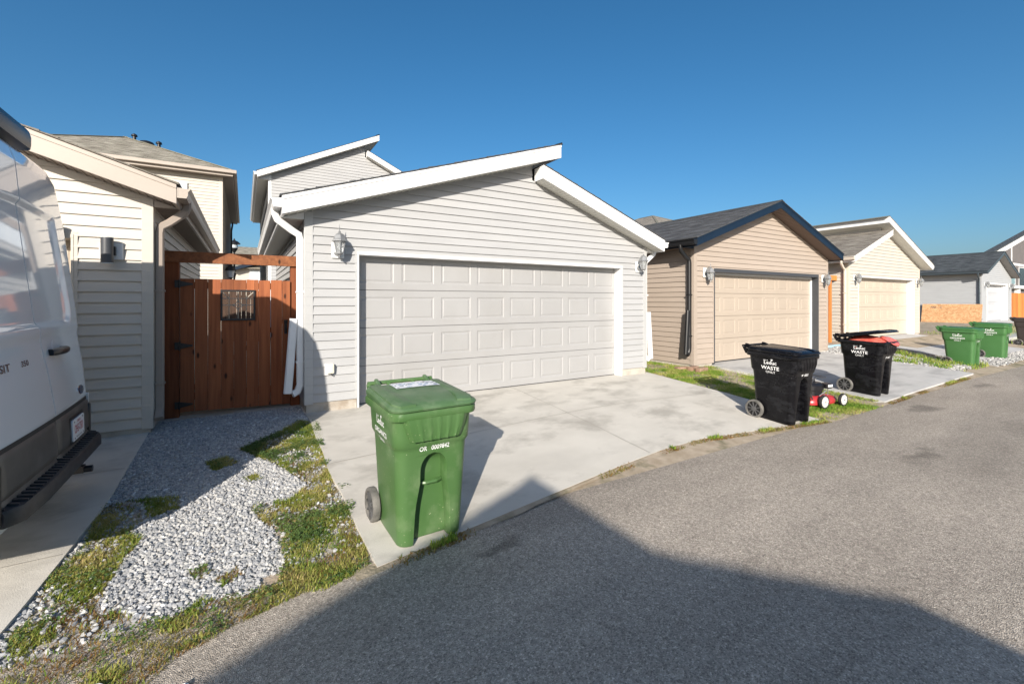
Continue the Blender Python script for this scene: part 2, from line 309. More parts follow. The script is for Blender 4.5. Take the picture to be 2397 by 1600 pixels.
class MB:
    def __init__(s, off=(0, 0, 0)): s.v = []; s.f = []; s.uv = {}; s.off = Vector(off); s.mi = {}
    def add(s, vs, fs):
        b = len(s.v); s.v += [tuple(v) for v in vs]; s.f += [tuple(i+b for i in f) for f in fs]; return b
    def poly(s, pts, uv=None):
        s.add(pts, [tuple(range(len(pts)))])
        if uv: s.uv[len(s.f)-1] = uv
    def hexa(s, p, uvtop=None):   # p: bottom 4 (ccw from above), top 4
        s.add(p, [(3, 2, 1, 0), (4, 5, 6, 7), (0, 1, 5, 4), (1, 2, 6, 5), (2, 3, 7, 6), (3, 0, 4, 7)])
        if uvtop: s.uv[len(s.f)-5] = uvtop
    def box(s, x0, x1, y0, y1, z0, z1):
        s.hexa([(x0, y0, z0), (x1, y0, z0), (x1, y1, z0), (x0, y1, z0), (x0, y0, z1), (x1, y0, z1), (x1, y1, z1), (x0, y1, z1)])
    def loft(s, rings, cap0=True, cap1=True, closed=True):
        n = len(rings[0]); b = len(s.v)
        for r in rings: s.v += [tuple(p) for p in r]
        for i in range(len(rings)-1):
            for j in range(n if closed else n-1):
                k = (j+1) % n
                s.f.append((b+i*n+j, b+i*n+k, b+(i+1)*n+k, b+(i+1)*n+j))
        if cap0: s.f.append(tuple(b+j for j in reversed(range(n))))
        if cap1: s.f.append(tuple(b+(len(rings)-1)*n+j for j in range(n)))
    def cyl(s, p0, p1, r0, r1=None, n=16, cap=True):
        r1 = r0 if r1 is None else r1; p0 = Vector(p0); p1 = Vector(p1); d = (p1-p0).normalized()
        a = d.orthogonal().normalized(); c = d.cross(a)
        rg = lambda p, r: [p+a*r*math.cos(2*math.pi*i/n)+c*r*math.sin(2*math.pi*i/n) for i in range(n)]
        s.loft([rg(p0, r0), rg(p1, r1)], cap, cap)
    def lathe(s, c, prof, n=16, axis='z', cap0=True, cap1=True):
        c = Vector(c); rings = []
        for r, h in prof:
            q = []
            for i in range(n):
                t = 2*math.pi*(i+.5)/n; x, y = r*math.cos(t), r*math.sin(t)
                q.append(c+(Vector((x, y, h)) if axis == 'z' else Vector((h, x, y)) if axis == 'x' else Vector((y, h, x))))
            rings.append(q)
        s.loft(rings, cap0, cap1)
    def sweep(s, path, w, h=None, n=10, up=(0, 0, 1), cap=True):
        """w only: round tube of radius w; w and h: rectangular section."""
        P = [Vector(p) for p in path]; rings = []; N = len(P); prev = None
        for i, p in enumerate(P):
            d = (P[min(i+1, N-1)]-P[max(i-1, 0)]).normalized()
            a = Vector(up).cross(d)
            if prev is not None and a.length < .2: a = prev-(prev.dot(d))*d
            if a.length < 1e-4: a = d.orthogonal()
            a.normalize()
            if prev is not None and a.dot(prev) < 0: a = -a
            prev = a; c = d.cross(a)
            if h is None: rings.append([p+a*w*math.cos(2*math.pi*k/n)+c*w*math.sin(2*math.pi*k/n) for k in range(n)])
            else:
                rd = min(w, h)*.22; q = []
                for sx, sy in ((1, 1), (-1, 1), (-1, -1), (1, -1)):
                    A = [(w/2-rd, h/2), (w/2, h/2-rd)] if sx*sy < 0 else [(w/2, h/2-rd), (w/2-rd, h/2)]
                    for ax, ay in A: q.append(p+a*ax*sx+c*ay*sy)
                rings.append(q)
        s.loft(rings, cap, cap)
    def build(s, name, m, parent=None, smooth=False, bevel=0, world=True, kind=None, segs=2, fix=False):
        me = bpy.data.meshes.new(name); o = bpy.data.objects.new(name, me); COL.objects.link(o)
        off = Vector((0, 0, 0))
        if parent is not None:
            o.parent = parent
            if world:
                q = parent
                while q is not None: off += q.location; q = q.parent
        vs = [(v[0]-off[0], v[1]-off[1], v[2]-off[2]) for v in s.v]
        me.from_pydata(vs, [], s.f)
        if s.uv:
            ul = me.uv_layers.new(name='UVMap')
            for fi, uv in s.uv.items():
                for k, li in enumerate(me.polygons[fi].loop_indices): ul.data[li].uv = uv[k]
        ms = m if isinstance(m, (list, tuple)) else [m]
        for x in ms: me.materials.append(M[x])
        for fi, i in s.mi.items(): me.polygons[fi].material_index = i
        if fix:
            bm = bmesh.new(); bm.from_mesh(me); bmesh.ops.remove_doubles(bm, verts=bm.verts, dist=1e-5); bmesh.ops.recalc_face_normals(bm, faces=bm.faces); bm.to_mesh(me); bm.free()
        if smooth:
            me.polygons.foreach_set('use_smooth', [True]*len(me.polygons))
            if smooth is not True:
                try: me.set_sharp_from_angle(angle=R(smooth))
                except Exception: pass
        if bevel:
            md = o.modifiers.new('soft edge', 'BEVEL'); md.width = bevel; md.segments = segs; md.limit_method = 'ANGLE'; md.angle_limit = R(40)
        if kind: o['kind'] = kind
        me.update()
        return o

_tc = {}
def text_mesh(txt, size=1.0, bold=0.0, shear=0.0, squeeze=1.0):
    key = (txt, bold, shear)
    if key not in _tc:
        cu = bpy.data.curves.new('t', 'FONT'); cu.body = txt; cu.align_x = 'CENTER'; cu.align_y = 'CENTER'; cu.size = 1.0; cu.offset = bold; cu.shear = shear
        cu.resolution_u = 3
        o = bpy.data.objects.new('t', cu); COL.objects.link(o)
        dg = bpy.context.evaluated_depsgraph_get(); me = o.evaluated_get(dg).to_mesh()
        _tc[key] = ([tuple(v.co) for v in me.vertices], [tuple(p.vertices) for p in me.polygons])
        o.evaluated_get(dg).to_mesh_clear(); bpy.data.objects.remove(o); bpy.data.curves.remove(cu)
    v, f = _tc[key]
    return [(x*size*squeeze, y*size) for x, y, z in v], f
def put_text(mb, txt, size, fn, bold=0.0, shear=0.0, squeeze=1.0, dx=0, dy=0):
    v, f = text_mesh(txt, size, bold, shear, squeeze); mb.add([fn(x+dx, y+dy) for x, y in v], f)

def intervals(poly, z):
    xs = []
    n = len(poly)
    for i in range(n):
        (x0, z0), (x1, z1) = poly[i], poly[(i+1) % n]
        if (z0 <= z < z1) or (z1 <= z < z0): xs.append(x0+(x1-x0)*(z-z0)/(z1-z0))
    xs.sort(); return [(xs[i], xs[i+1]) for i in range(0, len(xs)-1, 2)]
def siding(mb, poly, holes, fn, z0, course=.1143, lip=.019):
    """Lapped courses over poly [(s, z)] minus rect holes; fn(s, z, out) -> point."""
    zs = [p[1] for p in poly]; zmax = max(zs); br = set(zs)
    for h in holes: br |= {h[2], h[3]}
    k = 0
    while z0+k*course < zmax-1e-6:
        a, b = z0+k*course, min(z0+(k+1)*course, zmax); k += 1
        cuts = [a]+sorted(z for z in br if a+1e-4 < z < b-1e-4)+[b]
        for za, zb in zip(cuts[:-1], cuts[1:]):
            e = 1e-5; ia, ib = intervals(poly, za+e), intervals(poly, zb-e)
            if len(ia) != len(ib): continue
            segs = list(zip(ia, ib))
            for (hx0, hx1, hz0, hz1) in holes:
                if hz0 <= za+e and hz1 >= zb-e:
                    ns = []
                    for (p, q) in segs:
                        if p[0] < hx0 or q[0] < hx0: ns.append(((p[0], min(p[1], hx0)), (q[0], min(q[1], hx0))))
                        if p[1] > hx1 or q[1] > hx1: ns.append(((max(p[0], hx1), p[1]), (max(q[0], hx1), q[1])))
                    segs = ns
            oa = lip*(1-(za-a)/course)+.001; ob = lip*(1-(zb-a)/course)+.001
            for (p, q) in segs:
                if p[1]-p[0] < 1e-4 and q[1]-q[0] < 1e-4: continue
                mb.poly([fn(p[0], za, oa), fn(p[1], za, oa), fn(q[1], zb, ob), fn(q[0], zb, ob)])
                if za == a: mb.poly([fn(p[0], za, 0), fn(p[1], za, 0), fn(p[1], za, oa), fn(p[0], za, oa)])

def shingles(mb, a, b, y0, y1, thick=.012, over=.0):
    """Sawtooth courses on the slope from low edge a=(x,z) to high edge b=(x,z), running y0..y1."""
    L = math.hypot(b[0]-a[0], b[1]-a[1]); ux, uz = (b[0]-a[0])/L, (b[1]-a[1])/L
    nx, nz = (-uz, ux) if ux > 0 else (uz, -ux)
    n = int(math.ceil(L/.14)); ph = rng.random()*5
    for i in range(n):
        s0, s1 = i*.14, min((i+1)*.14+.02, L)
        t0, t1 = thick+.004*math.sin(i*1.7+ph), .003
        y0i = y0-.004*abs(math.sin(i*2.3+ph)); y1i = y1+.004
        P = lambda s, t, y: (a[0]+ux*s+nx*t, y, a[1]+uz*s+nz*t)
        q = [P(s0, -.006, y0i), P(s1, -.006, y0i), P(s1, -.006, y1i), P(s0, -.006, y1i), P(s0, t0, y0i), P(s1, t1, y0i), P(s1, t1, y1i), P(s0, t0, y1i)]
        mb.hexa(q, [(y0i, s0), (y0i, min(s1, L)), (y1i, s1), (y1i, s0)])

def lap_board(mb, p0, p1, h, y, t=.03, yb=None):
    """Fascia board on a rake: top line p0-p1 (x, z), height h downwards, front at y, with a proud upper trim strip."""
    (xa, za), (xb, zb) = p0, p1
    f = lambda y0, y1, d0, d1: mb.hexa([(xa, y0, za-d1), (xb, y0, zb-d1), (xb, y1, zb-d1), (xa, y1, za-d1), (xa, y0, za-d0), (xb, y0, zb-d0), (xb, y1, zb-d0), (xa, y1, za-d0)])
    f(y, y+t, .001, h); f(y-.009, y-.0005, 0, h*.22)

# ------------------------------------------------------------------ generic gabled building (garages, shed-roofed house)
def building(name, label, cat, org, W, D, slopes, eave_h, mats, door=None, over=.28, fas=.22, base=.127, flip=False, course=.1143, gutters=(),
             windows=(), sides=(True, True), group=None, lower_first=False):
    """org = front left corner at slab level. slopes: list of ((x0,z0),(x1,z1)) top lines of the roof planes, local, left to right.
    mats: siding, post, fascia, soffit, shingle, found, door, doortrim"""
    ox, oy, oz = org; sg = -1 if flip else 1
    t = thing(name, label, cat, org, 0, group)
    def P(x, y, z): return (ox+x, oy+sg*y, oz+z)
    def newmb():
        m = MB(); return m
    def fin(mb, nm, mt, par=t, **kw):
        mb.v = [P(*v) for v in mb.v]
        if flip: mb.f = [tuple(reversed(f)) for f in mb.f]; mb.uv = {k: list(reversed(v)) for k, v in mb.uv.items()}
        return mb.build(nm, mt, par, **kw)
    # underside heights along x
    def under(x):
        for (a, b) in slopes:
            lo, hi = min(a[0], b[0]), max(a[0], b[0])
        c = []
        for (a, b) in slopes:
            if min(a[0], b[0])-1e-6 <= x <= max(a[0], b[0])+1e-6: c.append(a[1]+(b[1]-a[1])*(x-a[0])/(b[0]-a[0])-fas)
        return c
    # front polygon
    poly = [(0, base), (W, base)]
    if len(slopes) == 2:
        (a0, a1), (b0, b1) = slopes
        zl = a0[1]+(a1[1]-a0[1])*(0-a0[0])/(a1[0]-a0[0])-fas+.01
        zr = b0[1]+(b1[1]-b0[1])*(W-b0[0])/(b1[0]-b0[0])-fas+.01
        fa = lambda x: a0[1]+(a1[1]-a0[1])*(x-a0[0])/(a1[0]-a0[0])-fas+.01
        fb = lambda x: b0[1]+(b1[1]-b0[1])*(x-b0[0])/(b1[0]-b0[0])-fas+.01
        if abs(a1[0]-b0[0]) < 1e-3: apex = [(a1[0], a1[1]-fas+.01)]; js = None
        elif a1[1] > b0[1]: js = b0[0]-.04; apex = [(js, fb(js)), (js, fa(js))]      # upper roof on the left
        else: js = a1[0]+.04; apex = [(js, fb(js)), (js, fa(js))]
        poly += [(W, zr)]+apex+[(0, zl)]
    holes = []
    if door: holes.append((door[0], door[1], -1, door[2]+.05))
    mb = newmb(); siding(mb, poly, holes, lambda s, z, o: (s, -o, z), base, course)
    if sides[0]: siding(mb, [(0, base), (D, base), (D, zl+.02), (0, zl+.02)], [], lambda s, z, o: (-o, D-s, z), base, course)
    if sides[1]: siding(mb, [(0, base), (D, base), (D, zr+.02), (0, zr+.02)], [], lambda s, z, o: (W+o, s, z), base, course)
    if len(slopes) == 2 and js is not None:   # clerestory strip between the two roof planes
        lo, hi = (fb(js), fa(js)) if a1[1] > b0[1] else (fa(js), fb(js))
        sx = 1 if a1[1] > b0[1] else -1
        siding(mb, [(0.02, lo), (D, lo), (D, hi), (0.02, hi)], [], (lambda s, z, o: (js+sx*o, s if sx > 0 else D-s, z)), lo, course)
    wall = fin(mb, 'wall', mats[0])
    mb = newmb()                                # back wall, inner shell
    bp = poly; mb.poly([(x, D, z) for x, z in reversed(bp)])
    fin(mb, 'back_wall', mats[0])
    if door is None: mb = newmb(); mb.poly([(x, .03, z) for x, z in bp]); fin(mb, 'inner_wall', mats[0])
    pw = .085
    for (x, s, zt) in ((0, 1, zl), (W, -1, zr)):
        mb = newmb(); mb.box(min(x-s*.018, x+s*pw), max(x-s*.018, x+s*pw), -.019, 0.0, base-.02, zt+.0)
        mb.box(min(x-s*.019, x), max(x-s*.019, x), .0005, pw, base-.02, zt)
        fin(mb, 'corner_post', mats[1], bevel=.004)
    if mats[5]:
        for (xa, xb_, xc, xd) in ((.005, (door[0]-.03 if door else .3), .004, .2), ((door[1]+.03 if door else W-.3), W-.005, W-.2, W-.004)):
            mb = newmb(); mb.box(xa, xb_, .003, .2, -.35, base+.01); mb.box(xc, xd, .2, D, -.35, base+.01)
            fin(mb, 'foundation', mats[5])
    # roofs
    sh = newmb(); fb_ = newmb(); sf = newmb()
    for k, (a, b) in enumerate(slopes):
        lo, hi = (a, b) if a[1] < b[1] else (b, a)
        s = 1 if hi[0] > lo[0] else -1
        sl_ = (hi[1]-lo[1])/abs(hi[0]-lo[0])
        lo2 = (lo[0]-s*.02, lo[1]-.02*sl_+.012); hi2 = (hi[0]+s*(.012 if len(slopes) == 2 and js is not None else 0), hi[1]+.012)
        shingles(sh, lo2, hi2, -over-.018, D+over)
        lap_board(fb_, a, b, fas, -over); lap_board(fb_, a, b, fas, D+over-.03)
        # eave board, high end board
        fb_.box(min(lo[0], lo[0]+s*.03), max(lo[0], lo[0]+s*.03), -over+.0305, D+over-.0305, lo[1]-fas, lo[1]-.004)
        if len(slopes) == 2 and js is not None and hi[1] > max(p[1] for sl2 in slopes if sl2 is not slopes[k] for p in sl2):
            fb_.box(min(hi[0], hi[0]-s*.03), max(hi[0], hi[0]-s*.03), -over+.0305, D+over-.0305, hi[1]-fas, hi[1]-.004)
        elif len(slopes) == 2 and js is not None:   # boxed upper end of the lower roof, in front of the wall
            fb_.box(min(hi[0], hi[0]-s*.02), max(hi[0], hi[0]-s*.02), -over+.0305, -.016, hi[1]-fas, hi[1]-.004)
        # soffit (whole underside)
        e = .012
        q = [(lo[0]+s*.031, -over+.031, lo[1]-fas+e+.031*sl_), (hi[0]-s*.031, -over+.031, hi[1]-fas+e-.031*sl_), (hi[0]-s*.031, D+over-.031, hi[1]-fas+e-.031*sl_), (lo[0]+s*.031, D+over-.031, lo[1]-fas+e+.031*sl_)]
        n = 46
        L = abs(hi[0]-lo[0])
        # rake strip battens: ribs across the overhang
        sf.poly(q if s < 0 else list(reversed(q)))
        for i in range(1, n):
            x = lo[0]+s*(L*i/n); z = lo[1]+sl_*L*i/n-fas
            sf.box(x-.004, x+.004, -over+.032, -.002, z-.001, z+.018)
        if mats[3]:   # eave boxes: level soffit
            xo, xi = lo[0]+s*.0315, (0 if lo[0] < W/2 else W)
            x0, x1 = min(xo, xi), max(xo, xi)
            if x1-x0 > .05:
                zz = lo[1]-fas+.002
                sf.box(x0, x1, -.006, D+over-.032, zz, zz+.008)
                zi = lo[1]+sl_*abs(xi-lo[0])-fas; xw_ = xi-s*.019
                fb_.hexa([(min(xo, xw_), -.012, zz-.003), (max(xo, xw_), -.012, zz-.003), (max(xo, xw_), .004, zz-.003), (min(xo, xw_), .004, zz-.003)]+([(xo, -.012, zz+.012), (xw_, -.012, zi), (xw_, .004, zi), (xo, .004, zz+.012)] if s > 0 else [(xw_, -.012, zi), (xo, -.012, zz+.012), (xo, .004, zz+.012), (xw_, .004, zi)]))
                for j in range(int(D/.12)): sf.box(x0, x1, .05+j*.12, .058+j*.12, zz-.004, zz-.0005)
    fin(sh, 'roof', mats[4]); fin(fb_, 'fascia', mats[2], bevel=.003); fin(sf, 'soffit', mats[3])
    # ridge cap
    if len(slopes) == 2:
        px, pz = max([a1, b0], key=lambda p: p[1]); mb = newmb()
        mb.poly([(px-.13, -over-.02, pz-.02), (px-.13, D+over, pz-.02), (px, D+over, pz+.034), (px, -over-.02, pz+.034)])
        mb.poly([(px, -over-.02, pz+.034), (px, D+over, pz+.034), (px+(.13 if js is None else .02), D+over, pz-(.02 if js is None else 0)), (px+(.13 if js is None else .02), -over-.02, pz-(.02 if js is None else 0))])
        fin(mb, 'ridge_cap', mats[4])
    for g in gutters:      # (side, front_y, material, spout material or None, spout style)
        side, gm, sm, ext = g
        a, s = (slopes[0][0], -1) if side == 'l' else (slopes[1][1], 1)
        x, z = a; mb = newmb(); prof = [(0.003, -.11), (.085, -.11), (.10, -.075), (.10, -.04), (.125, -.008), (.125, .0), (.112, .0), (.09, -.04), (.085, -.095), (.012, -.095), (.012, 0), (.003, 0)]
        mb.loft([[(x+s*px, y, z+pz-.03) for px, pz in prof] for y in (-over+.0, D+over)], True, True)
        for y in (-over+.002, D+over-.002):
            mb.poly([(x+s*px, y, z+pz-.03) for px, pz in ((0.003, -.11), (.085, -.11), (.10, -.075), (.10, -.04), (.125, -.008), (.003, 0))])
        go = fin(mb, 'gutter', gm, fix=True, smooth=30)
        if sm:
            mb = newmb(); xw = -.06 if side == 'l' else W+.06; gx = x+s*.055
            zt = z-.14; zb = .30 if ext else .16; yw = .07
            path = [(gx, yw-.05, zt+.03), (gx, yw-.05, zt-.04), (gx-s*.02, yw-.04, zt-.10), (xw+(gx-xw)*.35, yw, zt-.22), (xw+s*.015, yw, zt-.27), (xw, yw, zt-.34), (xw, yw, 1.0), (xw, yw, zb+.1)]
            if ext:
                path += [(xw+s*.0, yw, zb+.06), (xw+s*.03, yw-.0, zb-.02), (xw+s*.09, yw-.02, zb-.045)]
            else: path += [(xw, yw-.02, zb+.05), (xw+s*.01, yw-.10, zb-.02)]
            mb.sweep(path, .085, .062, up=(0, 1, 0))
            sp = fin(mb, 'downspout', sm, smooth=40)
            for zz in (zb+.35, 1.55):
                mb = newmb(); mb.box(xw-.05, xw+.05, yw-.045, yw+.045, zz, zz+.022); fin(mb, 'strap', sm, sp)
            if ext:
                mb = newmb(); mb.sweep([(xw+s*.145, yw-.02, zb-.03), (xw+s*.12, yw-.02, zb+.3), (xw+s*.075, yw-.02, zb+.92)], .095, .07, up=(0, 1, 0))
                fin(mb, 'downspout_extension', sm, sp, smooth=40)
    if door:
        x0, x1, h, rec, rows, cols, lift = door[0], door[1], door[2], door[3], door[4], door[5], door[6]
        mb = newmb(); tw = .045
        tt = .045 if lift == 0 else .085
        if lift: x0 += .05; x1 -= .05
        tw = .045 if lift == 0 else .07
        mb.box(x0-tw*.5, x0, -.022, rec+.02, 0.0, h); mb.box(x1, x1+tw*.5, -.022, rec+.02, .0, h)
        mb.box(x0-tw*.5, x1+tw*.5, -.022, rec+.02, h, h+tt)
        fr = fin(mb, 'door_frame', mats[7], bevel=.004); mb = newmb()
        mb.box(x0-tw*.5-.03, x0-tw*.5-.0005, -.0175, .0, base, h+tt+.022); mb.box(x1+tw*.5+.0005, x1+tw*.5+.03, -.0175, .0, base, h+tt+.022)
        mb.box(x0-tw*.5, x1+tw*.5, -.0175, .0, h+tt+.0005, h+tt+.022)
        fin(mb, 'channel_trim', mats[1], fr)
        if lift:
            mb = newmb(); mb.box(x1-.025, x1-.0005, rec-.05, rec-.004, 0, h); mb.box(x0+.0005, x0+.025, rec-.05, rec-.004, 0, h); mb.box(x0+.0255, x1-.0255, rec-.045, rec-.004, h-.04, h-.0005); fin(mb, 'weather_strip', 'trim_white', fr)
        mb = newmb(); dh = (h+.06)/rows; y = rec
        dw = (x1-x0+.06)/cols; xs = x0-.03
        for r in range(rows):
            z0, z1 = r*dh+.004, (r+1)*dh-.004
            ins = dict(e=.085, e2=.022)
            for c in range(cols):
                a, b = xs+c*dw, xs+(c+1)*dw
                ex, ez = .058, .095
                R0 = [(a, z0), (b, z0), (b, z1), (a, z1)]; R1 = [(a+ex, z0+ez), (b-ex, z0+ez), (b-ex, z1-ez), (a+ex, z1-ez)]
                k2 = .014; R2 = [(p[0]+(k2 if p[0] < (a+b)/2 else -k2), p[1]+(k2 if p[1] < (z0+z1)/2 else -k2)) for p in R1]
                k3 = .034; R3 = [(p[0]+(k3 if p[0] < (a+b)/2 else -k3), p[1]+(k3 if p[1] < (z0+z1)/2 else -k3)) for p in R1]
                k4 = .046; R4 = [(p[0]+(k4 if p[0] < (a+b)/2 else -k4), p[1]+(k4 if p[1] < (z0+z1)/2 else -k4)) for p in R1]
                rr = [(R0, 0), (R1, 0), (R2, .0075), (R3, .0075), (R4, .002)]
                mb.loft([[(p[0], y+d, p[1]) for p in q] for q, d in rr], False, True)
            # section gap lips
            mb.poly([(xs, y, z0), (xs, y+.03, z0-.004), (xs+dw*cols, y+.03, z0-.004), (xs+dw*cols, y, z0)])
            mb.poly([(xs, y, z1), (xs+dw*cols, y, z1), (xs+dw*cols, y+.03, z1+.004), (xs, y+.03, z1+.004)])
        dr = fin(mb, 'garage_door', mats[6])
        mb = newmb(); mb.box(x0, x1, rec-.004, rec+.03, -.01, .012); fin(mb, 'bottom_seal', 'rubber', dr)
        mb = newmb(); mb.box(x0, x1, rec+.06, rec+.08, -.1, h+.1); fin(mb, 'door_backing', 'rubber', dr)
    for wd in windows:
        x0, x1, z0, z1, gm = wd; mb = newmb()
        mb.box(x0, x1, -.05, -.012, z0, z0+.05); mb.box(x0, x1, -.05, -.012, z1-.05, z1); mb.box(x0, x0+.05, -.049, -.012, z0+.05, z1-.05); mb.box(x1-.05, x1, -.049, -.012, z0+.05, z1-.05)
        if x1-x0 > .9: mb.box((x0+x1)/2-.025, (x0+x1)/2+.025, -.048, -.012, z0+.05, z1-.05)
        fr = fin(mb, 'window', 'trim_white'); mb = newmb(); mb.box(x0+.05, x1-.05, -.034, -.02, z0+.05, z1-.05); fin(mb, 'pane', gm, fr)
    return t

# ------------------------------------------------------------------ the setting
def rise(x):
    c = lambda a, b, v: max(0, min(1, (v-a)/(b-a)))
    return .15*c(13.6, 17, x)+.12*c(23, 33, x)
def gz(x, y):
    """height of the strip between alley and garages"""
    if y < -3.45: return -.245
    if y < 0:
        t = (y+3.45)/3.45
        return -.235+t*(.215+rise(x)) if y > -3.45 else -.245
    return -.02+rise(x)
def slabz(y): # main driveway surface
    pts = [(-3.6, -.215), (-3.3, -.2), (-1.73, -.1), (0, 0), (.4, .0)]
    return float(np.interp(y, [p[0] for p in pts], [p[1] for p in pts]))
xs = [-400, -120, -40, -15, -8, -4, -2, -1, 0, 2, 4, 6, 7, 8, 10, 13.6, 14.6, 15.6, 17, 20, 23, 26, 30, 33, 40, 60, 120, 400]
ys = [-400, -100, -30, -12, -9.6, -3.45, -3.0, -2.5, -2, -1.5, -1, -.5, 0, .6, 2, 6, 12, 25, 60, 120, 400]
mb = MB(); mb.v = [(x, y, (gz(x, y)-.02 if y > -9.7 else -.2)) for y in ys for x in xs]; n = len(xs)
mb.f = [(j*n+i, j*n+i+1, (j+1)*n+i+1, (j+1)*n+i) for j in range(len(ys)-1) for i in range(n-1)]
mb.build('ground', 'dirt', kind='structure')
# alley: crowned asphalt strip whose edge lies under the slab fronts
mb = MB(); xs2 = list(np.linspace(-60, 130, 96)); ys2 = [-9.6, -7.5, -6, -4.5, -3.9, -3.4, -2.6]
mb.v = [(x, y, -.262 + (.04 if y < -3.3 else .02 if y < -3 else -.03) + (.02 if -7.6 < y < -4.4 else 0)) for y in ys2 for x in xs2]; n = len(xs2)
mb.f = [(j*n+i, j*n+i+1, (j+1)*n+i+1, (j+1)*n+i) for j in range(len(ys2)-1) for i in range(n-1)]
mb.build('alley_road', 'asphalt', smooth=True, kind='structure')

def slab(name, m, left, right, front, ztop, joints_y=(), joints_x=(), thick=.28, nx=24, ny=18):
    """Driveway slab: left/right edge functions of y, front edge function of x; grooves cut as real gaps."""
    mb = MB()
    def pt(u, v): # u 0..1 across, v 0..1 from front to back
        x0 = left(v); x1 = right(v); x = x0+(x1-x0)*u
        yf = front(x); y = yf+(.0 if v < 0 else v)*(BACK-yf); return (x, y)
    BACK = front.back
    us = list(np.linspace(0, 1, nx)); vs = list(np.linspace(0, 1, ny)); g = .0
    for j in joints_y: vs += [j-.0016, j-.0008, j+.0008, j+.0016]
    for j in joints_x: us += [j-.0012, j-.0006, j+.0006, j+.0012]
    us.sort(); vs.sort(); dn = lambda a, js, e: any(abs(a-j) < e for j in js)
    W = len(us)
    for v in vs:
        for u in us:
            x, y = pt(u, v); z = ztop(x, y)
            if v == 0: z -= .006
            mb.v.append((x, y, z))
    for j in range(len(vs)-1):
        for i in range(W-1): mb.f.append((j*W+i, j*W+i+1, (j+1)*W+i+1, (j+1)*W+i))
    b = len(mb.v); rim = [i for i in range(W)]+[j*W+W-1 for j in range(1, len(vs))]+[(len(vs)-1)*W+i for i in range(W-2, -1, -1)]+[j*W for j in range(len(vs)-2, 0, -1)]
    mb.v += [(mb.v[i][0], mb.v[i][1], mb.v[i][2]-thick) for i in rim]; k = len(rim)
    for i in range(k): mb.f.append((rim[i], b+i, b+(i+1) % k, rim[(i+1) % k]))
    o = mb.build(name, m, kind='structure')
    if joints_y or joints_x:
        jb = MB()
        def strip(P, hw_):
            for p, q in zip(P[:-1], P[1:]):
                d = Vector((q[0]-p[0], q[1]-p[1], 0)).normalized()*hw_; n_ = Vector((-d.y, d.x, 0)); z0, z1 = ztop(*p)+.0035, ztop(*q)+.0035
                jb.poly([(p[0]-n_.x, p[1]-n_.y, z0), (q[0]-n_.x, q[1]-n_.y, z1), (q[0]+n_.x, q[1]+n_.y, z1), (p[0]+n_.x, p[1]+n_.y, z0)][::-1])
        for j in joints_y: strip([pt(u, j) for u in np.linspace(.003, .997, 60)], .0045)
        for j in joints_x: strip([pt(j, v) for v in np.linspace(.004, .99, 60)], .0045)
        for p in range(len(jb.f)):
            a, b_, c_ = [Vector(jb.v[i]) for i in jb.f[p][:3]]
            if (b_-a).cross(c_-a).z < 0: jb.f[p] = tuple(reversed(jb.f[p]))
        jb.build('control_joints', 'joint_dark', kind='structure')
    return o
def mkfront(pts, back):
    f = lambda x: float(np.interp(x, [p[0] for p in pts], [p[1] for p in pts])); f.back = back; return f
nb = lambda s, k: .018*math.sin(s*9+k)+.012*math.sin(s*23+k*2)
def edge_y(x): return float(np.interp(x, [-.1, 0, .45, 1.27, 2.44, 3.3, 4.03, 5.08, 6.3, 8.2, 9.8, 13.6], [-3.48, -3.47, -3.385, -3.235, -3.02, -2.89, -2.86, -3.03, -3.22, -3.21, -3.15, -3.06]))
slab('driveway', 'concrete', lambda v: .02-.03*v+nb(v, 1)*.6, lambda v: 6.22+.12*v, mkfront([(-.1, -3.47), (0, -3.46), (.45, -3.375), (1.27, -3.225), (2.44, -3.01), (3.3, -2.88), (4.03, -2.85), (5.08, -3.02), (6.3, -3.21)], .42), lambda x, y: float(np.interp(y, [edge_y(x)+.01, -1.73, 0, .4], [-.207, -.1, 0, 0])), [.44], [.497])
slab('driveway_apron', 'concrete', lambda v: -8.0, lambda v: -1.76+.18*min(1, v*2.2)**.7, mkfront([(-8, -3.5), (-3, -3.45), (-1.7, -3.42)], .42), lambda x, y: slabz(y), [.26, .62], [.5])
slab('tan_driveway', 'concrete_cool', lambda v: 8.30-.0*v, lambda v: 13.45+.0*v, mkfront([(8.2, -3.19), (9.8, -3.13), (13.6, -3.04)], .42), lambda x, y: slabz(y)+.004, [.44], [.5])
slab('cream_driveway', 'concrete_cool', lambda v: 15.6+1.1*v, lambda v: 21.4+.55*v, mkfront([(14.3, -3.02), (22, -2.8)], .95), lambda x, y: float(np.interp(y, [-3.1, .5], [-.2, .15])), [.44], [.5])
slab('far_driveway', 'concrete_cool', lambda v: 33.2+1.1*v, lambda v: 38.6+.2*v, mkfront([(32, -2.7), (40, -2.6)], 1.65), lambda x, y: float(np.interp(y, [-3.1, 1.2], [-.2, .30])), [.44], [.5])
mb = MB(); mb.box(23.2, 31.5, -1.6, .9, -.3, .06); mb.box(25.0, 33.0, -2.6, -2.0, -.3, -.12)
mb.build('concrete_pad', 'concrete_cool', kind='structure', bevel=.01)

# ------------------------------------------------------------------ garages and houses
gm_main = ('siding_grey', 'post_grey', 'trim_white', 'soffit_white', 'shingle_black', 'foundation', 'door_grey', 'trim_white')
main_slopes = [((-.29, 2.712), (3.90, 4.076)), ((3.531, 3.679), (6.465, 2.642))]
building('garage', 'light grey sided garage with split white roof and closed panelled double door', 'garage', (0, 0, 0), 6.23, 6.1, main_slopes, 2.5, gm_main,
         door=(.66, 5.545, 2.075, .17, 4, 8, 0), gutters=[('l', 'trim_white', 'trim_white', True), ('r', 'trim_white', 'trim_white', True)])
